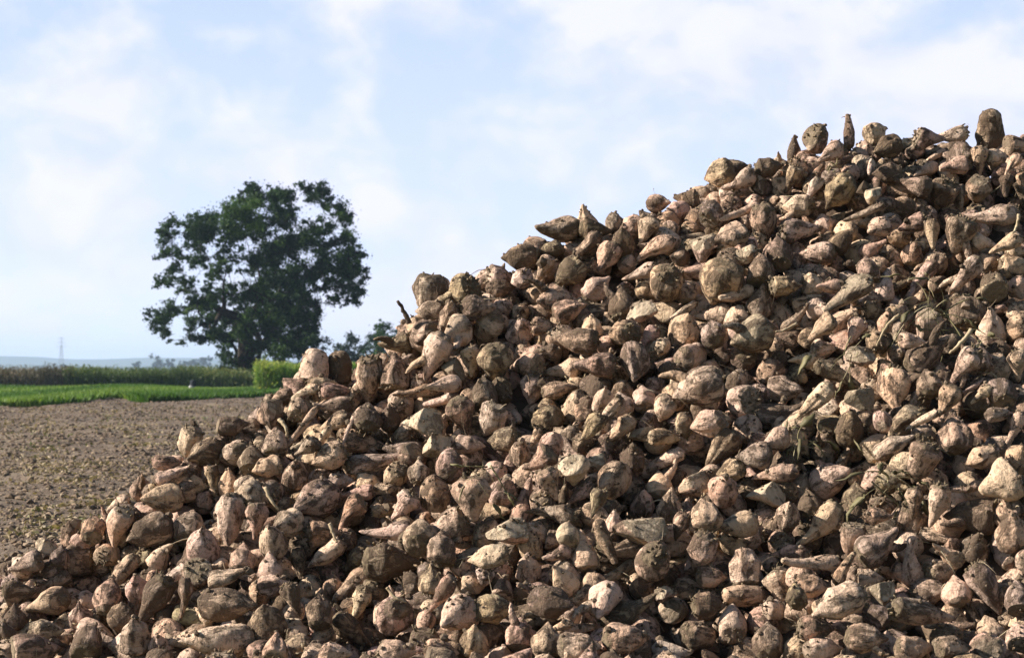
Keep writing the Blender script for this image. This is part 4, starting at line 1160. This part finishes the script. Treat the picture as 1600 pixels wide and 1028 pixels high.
# ------------------------------------------------------------------ trees
M_BARK = noise_material("oak bark", [(0.35, (0.0165, 0.0132, 0.0099)), (0.65, (0.04675, 0.0374, 0.0275))], scale=6, bump=.8, dist=.05)
M_OAK = foliage_material("oak leaves", (0.007, 0.026, 0.004), (0.020, 0.058, 0.010), (0.09, 0.16, 0.026), trans=.2)
M_BUSH = foliage_material("blue green leaves", (0.014, 0.028, 0.018), (0.027, 0.048, 0.028), (0.06, 0.085, 0.045), trans=.2)


def build_tree(name, label, cat, D, base_px, base_py, blobs, trunk_r, leaf, dens, mat, seed, depth_half, fork_py, group=None, gaps=()):
    """blobs: (px, py, radius px); everything is placed in metres round the tree's own base"""
    r = np.random.default_rng(seed)
    basep = np.array([(base_px - 800) / F * D, D, 0.0])
    root = bpy.data.objects.new(name, None); COL.objects.link(root); root.location = basep
    tag(root, label, cat, group)
    m = D / F
    bl = np.array([(at(x, y, D) - basep).tolist() + [rr * m] for x, y, rr in blobs])
    cx = bl[:, 0].mean(); half = (bl[:, 0].max() - bl[:, 0].min()) / 2 + .1
    zc = bl[:, 2].mean(); hz_ = (bl[:, 2].max() - bl[:, 2].min()) / 2 + .1
    q = np.sqrt(np.clip(1 - ((bl[:, 0] - cx) / half) ** 2 * .8 - ((bl[:, 2] - zc) / hz_) ** 2 * .35, .05, 1))
    sgn = np.where(np.arange(len(bl)) % 2 == 0, 1, -1)
    bl[:, 1] = sgn * q * depth_half * r.uniform(.1, .95, len(bl))
    # skeleton
    fork = np.array([0.0, 0.0, (base_py - fork_py) * m])
    nodes = [(np.zeros(3), trunk_r * 1.35), (np.array([0.02, 0, fork[2] * .25]), trunk_r), (fork * .6, trunk_r * .9), (fork, trunk_r * .82)]
    wood = Acc()
    V, Q, T = tube([p for p, _ in nodes], [w for _, w in nodes], 12)
    wood.add(V, Q, T)
    order = np.argsort(np.linalg.norm(bl[:, :3] - fork, axis=1))
    sk = [(fork, trunk_r * .7)]
    for i in order:
        c = bl[i, :3]
        best = min(sk, key=lambda s: np.linalg.norm(s[0] - c) + .35 * np.linalg.norm(s[0] - fork))
        a, ra = best
        L_ = np.linalg.norm(c - a)
        if L_ < .05: continue
        mid = (a + c) / 2 + r.normal(0, .10, 3) * L_ + np.array([0, 0, .06 * L_])
        re = max(ra * .42, trunk_r * .03)
        pts = [a, a * .4 + mid * .6 - (c - a) * .1, mid, mid * .4 + c * .6, c]
        V, Q, T = tube(pts, np.linspace(ra * .8, re, 5), 7)
        wood.add(V, Q, T)
        sk.append((mid, (ra + re) * .42)); sk.append((c, re))
    lv = Acc()
    gp = [((gx_ - base_px) * m, CH + (HY - gy_) * m, gr2 * m) for gx_, gy_, gr2 in gaps]
    for (x, y, z, rr) in bl:
        nt_ = max(3, int(6 * (rr / m / 20)))
        shade_b = r.uniform(.15, .75)
        for _ in range(int(17 * max(rr / (20 * m), .5) ** 1.15)):
            d = r.normal(size=3); d /= np.linalg.norm(d)
            cc = np.array([x, y, z]) + d * rr * r.uniform(.15, 1.12) * np.array([1, 1, .85])
            cr = min(rr * r.uniform(.16, .36), 14 * m)
            if any((cc[0] - g_[0]) ** 2 + (cc[2] - g_[1]) ** 2 < (g_[2] + cr * .3) ** 2 for g_ in gp): continue
            nl = int(dens * (cr / m) ** 2 * r.uniform(.35, 1.3)) + 6
            P = r.normal(size=(nl, 3)) * cr * np.array([.62, .62, .5]) * np.where(r.random(nl) < .2, 1.9, .9)[:, None] + cc
            V, Q = leaf_quads(P, r.uniform(.6, 1.3, nl) * leaf, r, 0, .7)
            lv.add(V, Q, None, shade=np.repeat(np.clip(shade_b + r.normal(0, .16, nl) + r.uniform(-.25, .3), 0, 1), 4))
            # twig
            if r.random() < .35:
                V, Q, T = tube([np.array([x, y, z]), (np.array([x, y, z]) + cc) / 2 + r.normal(0, .05, 3) * rr, cc], [trunk_r * .05, trunk_r * .035, trunk_r * .02], 4)
                wood.add(V, Q, T)
    link("trunk", wood.mesh("trunk"), M_BARK, root)
    link("crown", lv.mesh("crown", False, {"shade": "FLOAT"}), mat, root)
    return root


cb = """500 122 52;560 130 44;430 185 62;355 235 52;245 222 30;190 300 44;245 318 50;182 380 34;165 440 28;150 495 20;245 392 26;330 300 62;425 285 60;520 230 84
620 205 74;700 155 44;770 118 38;832 122 40;885 172 38;922 222 34;905 300 56;800 285 56;720 300 64;935 380 62;962 450 48;975 520 32;892 500 44;882 565 22;960 575 18
850 420 72;765 440 64;650 360 84;560 390 72;470 400 34;395 500 34;345 545 40;270 575 34;205 600 36;140 628 34;160 690 32;155 735 14;300 665 48;250 722 28;325 735 28
385 640 54;430 720 54;475 600 58;560 530 84;650 490 84;740 520 72;780 575 50;700 610 86;745 690 70;785 730 30;600 655 86;520 700 66;640 740 70;560 770 56;700 770 60
460 790 34;482 850 32;530 850 30;360 380 26;400 440 22;310 480 18;205 480 22;470 130 26;610 95 14;490 82 14;645 160 30;330 200 20;150 270 18;120 650 16;985 400 20;990 470 16"""
blobs = []
for ln in cb.replace("\n", ";").split(";"):
    a, b_, c_ = map(float, ln.split())
    blobs.append((200 + a / 2.704, 260 + b_ / 2.704, c_ / 2.704))
blobs = [(x, y, q_ * (1.22 if q_ < 17 else 1.0)) for x, y, q_ in blobs] + [(200 + a_ / 2.704, 260 + b_ / 2.704, c_ / 2.704) for a_, b_, c_ in
        ((790, 650, 44), (800, 740, 44), (760, 790, 44), (720, 830, 34), (425, 800, 40), (500, 880, 36), (468, 905, 26), (450, 830, 44), (530, 900, 26), (610, 800, 50), (680, 790, 40), (310, 420, 30), (280, 500, 30), (420, 560, 40))]
nb0 = len(blobs)
for a_ in range(nb0):
    for b_ in range(a_ + 1, nb0):
        A_, B_ = blobs[a_], blobs[b_]
        dd_ = math.hypot(A_[0] - B_[0], A_[1] - B_[1])
        if abs(dd_ - (A_[2] + B_[2])) < 7 and random.random() < .55:
            f_ = A_[2] / (A_[2] + B_[2])
            blobs.append((A_[0] + (B_[0] - A_[0]) * f_, A_[1] + (B_[1] - A_[1]) * f_, min(A_[2], B_[2]) * random.uniform(.45, .75)))
OUT = [(150, 280), (235, 195), (330, 230), (430, 140), (490, 80), (600, 95), (660, 140), (760, 90), (840, 100), (930, 180), (950, 300), (1005, 390), (1000, 540),
       (890, 590), (820, 520), (800, 620), (815, 740), (700, 800), (560, 820), (540, 930), (430, 930), (430, 800), (340, 740), (220, 750), (270, 640), (190, 640), (160, 750),
       (100, 630), (200, 570), (290, 540), (150, 530), (120, 450), (180, 370)]


def inside(x, y, poly):
    c_ = False; j = len(poly) - 1
    for i in range(len(poly)):
        if (poly[i][1] > y) != (poly[j][1] > y) and x < (poly[j][0] - poly[i][0]) * (y - poly[i][1]) / (poly[j][1] - poly[i][1]) + poly[i][0]: c_ = not c_
        j = i
    return c_


GAPS = [(200 + a_ / 2.704, 260 + b_ / 2.704, c_ / 2.704 * .8) for a_, b_, c_ in ((270, 430, 26), (345, 425, 20), (415, 350, 24), (490, 480, 22), (300, 530, 22), (765, 375, 22), (720, 215, 20),
        (835, 215, 24), (240, 655, 26), (498, 635, 15), (560, 320, 12), (640, 440, 10), (230, 500, 20), (600, 180, 12), (815, 500, 24), (420, 470, 14), (690, 560, 9), (330, 340, 12))]
k_ = 0
while k_ < 230:
    x_, y_ = random.uniform(100, 1005), random.uniform(80, 930)
    if inside(x_, y_, OUT):
        blobs.append((200 + x_ / 2.704, 260 + y_ / 2.704, random.uniform(8, 14))); k_ += 1
oak = build_tree("oak_tree", "old broad oak with an open dark green crown standing alone left of the heap", "oak tree", 126.0, 384, 605,
                 blobs, .55, .14, 2.9, M_OAK, 51, 5.2, 500, gaps=GAPS)

b1 = [(540, 540, 14), (553, 533, 14), (566, 545, 13), (530, 550, 11), (548, 555, 14), (574, 556, 12), (560, 562, 14), (535, 565, 12), (545, 524, 6), (527, 541, 6), (570, 575, 14), (545, 580, 14)]
build_tree("bluish_tree", "low dark bluish tree behind the heap, right after the oak", "tree", 190.0, 548, 597, b1, .22, .2, 4.0, M_BUSH, 52, 2.2, 575)
b2 = [(592, 522, 15), (605, 512, 12), (582, 532, 13), (598, 540, 16), (575, 545, 10), (612, 530, 14), (620, 545, 14), (590, 556, 15), (608, 560, 15), (597, 507, 8), (588, 512, 6), (600, 575, 15), (625, 515, 10)]
build_tree("small_tree", "small green tree peeping over the heap under the dark root stick", "tree", 170.0, 600, 599, b2, .22, .18, 4.0, M_OAK, 53, 2.0, 575)

# far trees in the haze, each of its own shape
fr = np.random.default_rng(61)
FAR = [(246, 566, 10, "hazy far tree, broadest and leftmost of the row before the hills"), (266, 568, 7, "hazy far tree, second in the row before the hills"),
       (285, 570, 6, "lowest hazy far tree in the middle of the row"), (303, 566, 8, "hazy far tree, round one right of the lowest in the row"),
       (320, 565, 9, "hazy far tree nearest to the oak's left side"), (214, 570, 5, "lone tiny hazy far tree left of the row"), (352, 568, 7, "hazy far tree seen right beside the oak's trunk")]
for (x, y, s, lab) in FAR:
    bb = [(x + fr.uniform(-s, s) * 1.0, y + fr.uniform(-.9, .6) * s, s * fr.uniform(.25, .5)) for _ in range(9)] + [(x, y, s * .7), (x - s * .5, y + s * .5, s * .6), (x + s * .5, y + s * .5, s * .6)]
    build_tree("far_tree", lab, "tree", 1300.0, x, 582.5, bb, .5, 1.0, 4.0, M_BUSH, 62 + int(x), s * 1300 / F * .8, 576, "far trees before the hills")

# ------------------------------------------------------------------ hills
M_HILL = noise_material("wooded hills", [(0.35, (0.03, 0.05, 0.025)), (0.6, (0.06, 0.085, 0.035))], scale=.004, detail=6)


def ridge(X, amp, seed):
    rr = np.random.default_rng(seed)
    z = np.zeros_like(X)
    for _ in range(7):
        z += np.sin(X * rr.uniform(.0015, .012) + rr.uniform(0, 6.28)) * rr.uniform(.3, 1)
    return z * amp


for (name, D, prof, sd) in (("hills", 5200.0, ([-2600, -900, 0, 60, 110, 160, 230, 330, 480, 900, 2000, 3500], [560, 553, 556, 557.5, 561, 561, 558.5, 560, 563, 560, 566, 560]), 5),
                            ("near_hills", 3600.0, ([-2600, -900, 0, 80, 130, 200, 260, 360, 700, 3500], [570, 568, 569, 570, 574, 572, 571, 573, 574, 572]), 6)):
    pxs = np.linspace(-2600, 3500, 500)
    xs = (pxs - 800) / F * D
    top = CH + (HY - np.interp(pxs, *prof)) / F * D + ridge(xs, .55, sd)
    sec = [(-900, 0), (-500, .45), (-200, .85), (0, 1.0), (250, .9), (700, .45), (1000, 0)]
    V = np.concatenate([np.stack([xs, np.full(500, D + dy), top * f - .2 - (1 if f == 0 else 0)], 1) for dy, f in sec])
    ii = (np.arange(len(sec) - 1)[:, None] * 500 + np.arange(499)[None, :]).ravel()
    tag(link(name, raw_mesh(name, V, np.stack([ii, ii + 1, ii + 501, ii + 500], 1)), M_HILL), kind="structure")

# ------------------------------------------------------------------ pylon and marker
def bar(acc, a, b, w):
    V, Q, T = tube([a, b], [w, w], 4); acc.add(V, Q, T)


M_STEEL = noise_material("galvanised steel", [(0.3, (0.22, 0.23, 0.24)), (0.7, (0.32, 0.33, 0.34))], scale=2, rough=.6)
D = 2300.0
pyl = bpy.data.objects.new("lattice_pylon", None); COL.objects.link(pyl)
pyl.location = ((96 - 800) / F * D, D, 0)
tag(pyl, "faint lattice power pylon far off above the hills at left", "pylon")
hh = (583 - 527) / F * D
acc = Acc()
for sx in (-1, 1):
    for sy in (-1, 1):
        bar(acc, np.array([sx * 3.2, sy * 3.2, 0]), np.array([sx * .7, sy * .7, hh * .75]), .16)
        bar(acc, np.array([sx * .7, sy * .7, hh * .75]), np.array([0, 0, hh]), .13)
for kk in range(9):
    z0, z1 = hh * .75 * kk / 9, hh * .75 * (kk + 1) / 9
    w0 = 3.2 - 2.5 * kk / 9; w1 = 3.2 - 2.5 * (kk + 1) / 9
    for s in (-1, 1):
        bar(acc, np.array([-w0, s * w0, z0]), np.array([w1, s * w1, z1]), .09)
        bar(acc, np.array([w0, s * w0, z0]), np.array([-w1, s * w1, z1]), .09)
        bar(acc, np.array([s * w0, -w0, z0]), np.array([s * w1, w1, z1]), .09)
link("tower", acc.mesh("tower", False), M_STEEL, pyl)
for zf_, wd in ((.70, 5.5), (.82, 4.5), (.93, 3.2)):
    acc = Acc()
    for s in (-1, 1):
        bar(acc, np.array([0, 0, hh * zf_]), np.array([s * wd, 0, hh * zf_ + .3]), .13)
        bar(acc, np.array([0, 0, hh * zf_ + 1.4]), np.array([s * wd, 0, hh * zf_ + .3]), .10)
        bar(acc, np.array([s * wd, 0, hh * zf_ + .3]), np.array([s * wd, 0, hh * zf_ - 1.2]), .10)
    link("crossarm", acc.mesh("crossarm", False), M_STEEL, pyl)

D = 100.0
mk = bpy.data.objects.new("marker_post", None); COL.objects.link(mk)
mk.location = ((300 - 800) / F * D, D, 0.03)
tag(mk, "small dark-topped post with a pale base standing in the grass left of the oak", "marker post")
acc = Acc(); V, Q, T = tube([(0, 0, 0), (0, 0, .05), (0, 0, .26), (0, 0, .28)], [.19, .19, .15, .10], 10); acc.add(V, Q, T)
link("stone_base", acc.mesh("stone_base", False), noise_material("pale stone", [(.3, (.30, .30, .28)), (.7, (.45, .44, .42))], scale=8, bump=.3, dist=.01), mk)
acc = Acc(); V, Q, T = tube([(0.05, 0, .24), (0.05, 0, .27), (0.06, 0, .50), (0.06, 0, .55)], [.13, .15, .14, .07], 10); acc.add(V, Q, T)
link("post_cap", acc.mesh("post_cap", False), noise_material("dark cap", [(.3, (.02, .025, .03)), (.7, (.04, .045, .05))], scale=8), mk)

# ------------------------------------------------------------------ air
mh, nt, out = new_mat("air")
pv = N(nt, "ShaderNodeVolumePrincipled")
pv.inputs["Color"].default_value = (0.60, 0.77, 1.0, 1)
pv.inputs["Density"].default_value = 0.00022
pv.inputs["Anisotropy"].default_value = 0.2
nt.links.new(pv.outputs[0], out.inputs["Volume"])
x0, x1, y0, y1, z0, z1 = -9000, 9000, -500, 6900, -2.5, 62
V = [(x, y, z) for z in (z0, z1) for y in (y0, y1) for x in (x0, x1)]
Qh = [(0, 2, 3, 1), (4, 5, 7, 6), (0, 1, 5, 4), (2, 6, 7, 3), (0, 4, 6, 2), (1, 3, 7, 5)]
hz = link("haze", raw_mesh("haze", V, Qh, None, False), mh)
tag(hz, "thin bluish air haze over the distant land", "haze", None, "stuff")

# ------------------------------------------------------------------ light
SUN_EL = math.radians(28)
AZ = math.radians(2)      # sun stands left of the view, this much toward the camera side
to_sun = Vector((-math.cos(SUN_EL) * math.cos(AZ), -math.cos(SUN_EL) * math.sin(AZ), math.sin(SUN_EL)))
sd_ = bpy.data.lights.new("sun", 'SUN'); sd_.energy = 5.0; sd_.angle = math.radians(0.53); sd_.color = (1.0, 0.935, 0.86)
so = bpy.data.objects.new("sun", sd_); COL.objects.link(so)
so.rotation_euler = to_sun.to_track_quat('Z', 'Y').to_euler()
so.location = (-20, -5, 20)

w = bpy.data.worlds.new("World"); scene.world = w; w.use_nodes = True
nt = w.node_tree; nt.nodes.clear(); L = nt.links
wo = N(nt, "ShaderNodeOutputWorld"); bg = N(nt, "ShaderNodeBackground"); L.new(bg.outputs[0], wo.inputs[0])
sky = N(nt, "ShaderNodeTexSky"); sky.sky_type = 'NISHITA'; sky.sun_disc = False
sky.sun_elevation = SUN_EL
sky.sun_rotation = math.atan2(to_sun.x, to_sun.y)
sky.air_density = 1.0; sky.dust_density = 0.6; sky.ozone_density = 1.6
bg.inputs["Strength"].default_value = 0.05
tc = N(nt, "ShaderNodeTexCoord")
mp = N(nt, "ShaderNodeMapping"); mp.inputs["Scale"].default_value = (1.0, 1.0, 1.45); mp.inputs["Location"].default_value = (1.95, 0.6, 0.40)
L.new(tc.outputs["Generated"], mp.inputs[0])
n1 = N(nt, "ShaderNodeTexNoise", i_Scale=9.0, i_Detail=8.0, i_Roughness=0.55); L.new(mp.outputs[0], n1.inputs["Vector"])
n2 = N(nt, "ShaderNodeTexNoise", i_Scale=21.0, i_Detail=8.0, i_Roughness=0.52, i_Distortion=0.3); L.new(mp.outputs[0], n2.inputs["Vector"])
f = math_n(nt, 'ADD', math_n(nt, 'MULTIPLY', n1.outputs[0], .65), math_n(nt, 'MULTIPLY', n2.outputs[0], .35))
sep = N(nt, "ShaderNodeSeparateXYZ"); L.new(tc.outputs["Generated"], sep.inputs[0])
low = ramp(nt, sep.outputs[2], [(0.0, (1, 1, 1)), (0.185, (.95, .95, .95)), (0.27, (.25, .25, .25)), (0.45, (0.02, 0.02, 0.02))]).outputs[0]
side = ramp(nt, math_n(nt, 'ADD', math_n(nt, 'MULTIPLY', sep.outputs[1], .5), .5), [(0.5, (.13, .13, .13)), (0.82, (1, 1, 1))]).outputs[0]   # veil and clouds kept ahead; thinned in the unseen sky to cut fill light
low = math_n(nt, 'MULTIPLY', low, side)
cm = ramp(nt, f, [(0.43, (0, 0, 0)), (0.55, (1, 1, 1))]).outputs[0]
# thin bright veil low in the sky, and the clouds in it
veil = ramp(nt, sep.outputs[2], [(0.0, (10.2, 11.0, 12.9)), (0.06, (8.2, 9.3, 12.3)), (0.18, (6.3, 7.7, 11.9))]).outputs[0]
ccol = ramp(nt, n2.outputs[0], [(0.3, (8.1, 8.5, 11.0)), (0.62, (10.4, 10.2, 11.9))]).outputs[0]
c = mixc(nt, low, sky.outputs[0], veil)
c = mixc(nt, math_n(nt, 'MULTIPLY', math_n(nt, 'MULTIPLY', cm, low), .85), c, ccol)
L.new(c, bg.inputs[0])

# ------------------------------------------------------------------ render settings
vs = scene.view_settings
scene.display_settings.display_device = 'sRGB'
vs.view_transform = 'Standard'; vs.look = 'None'; vs.gamma = 1; vs.exposure = 1.0
scene.render.engine = 'CYCLES'
scene.cycles.use_denoising = True
scene.cycles.max_bounces = 6
scene.cycles.diffuse_bounces = 1
scene.cycles.volume_bounces = 1
scene.cycles.volume_step_rate = 1.0
print("beets", NB, "hand", NH, "visible", int((cnt > 0).sum()), "unique labels", len(set(LAB.values())), "of", len(LAB))
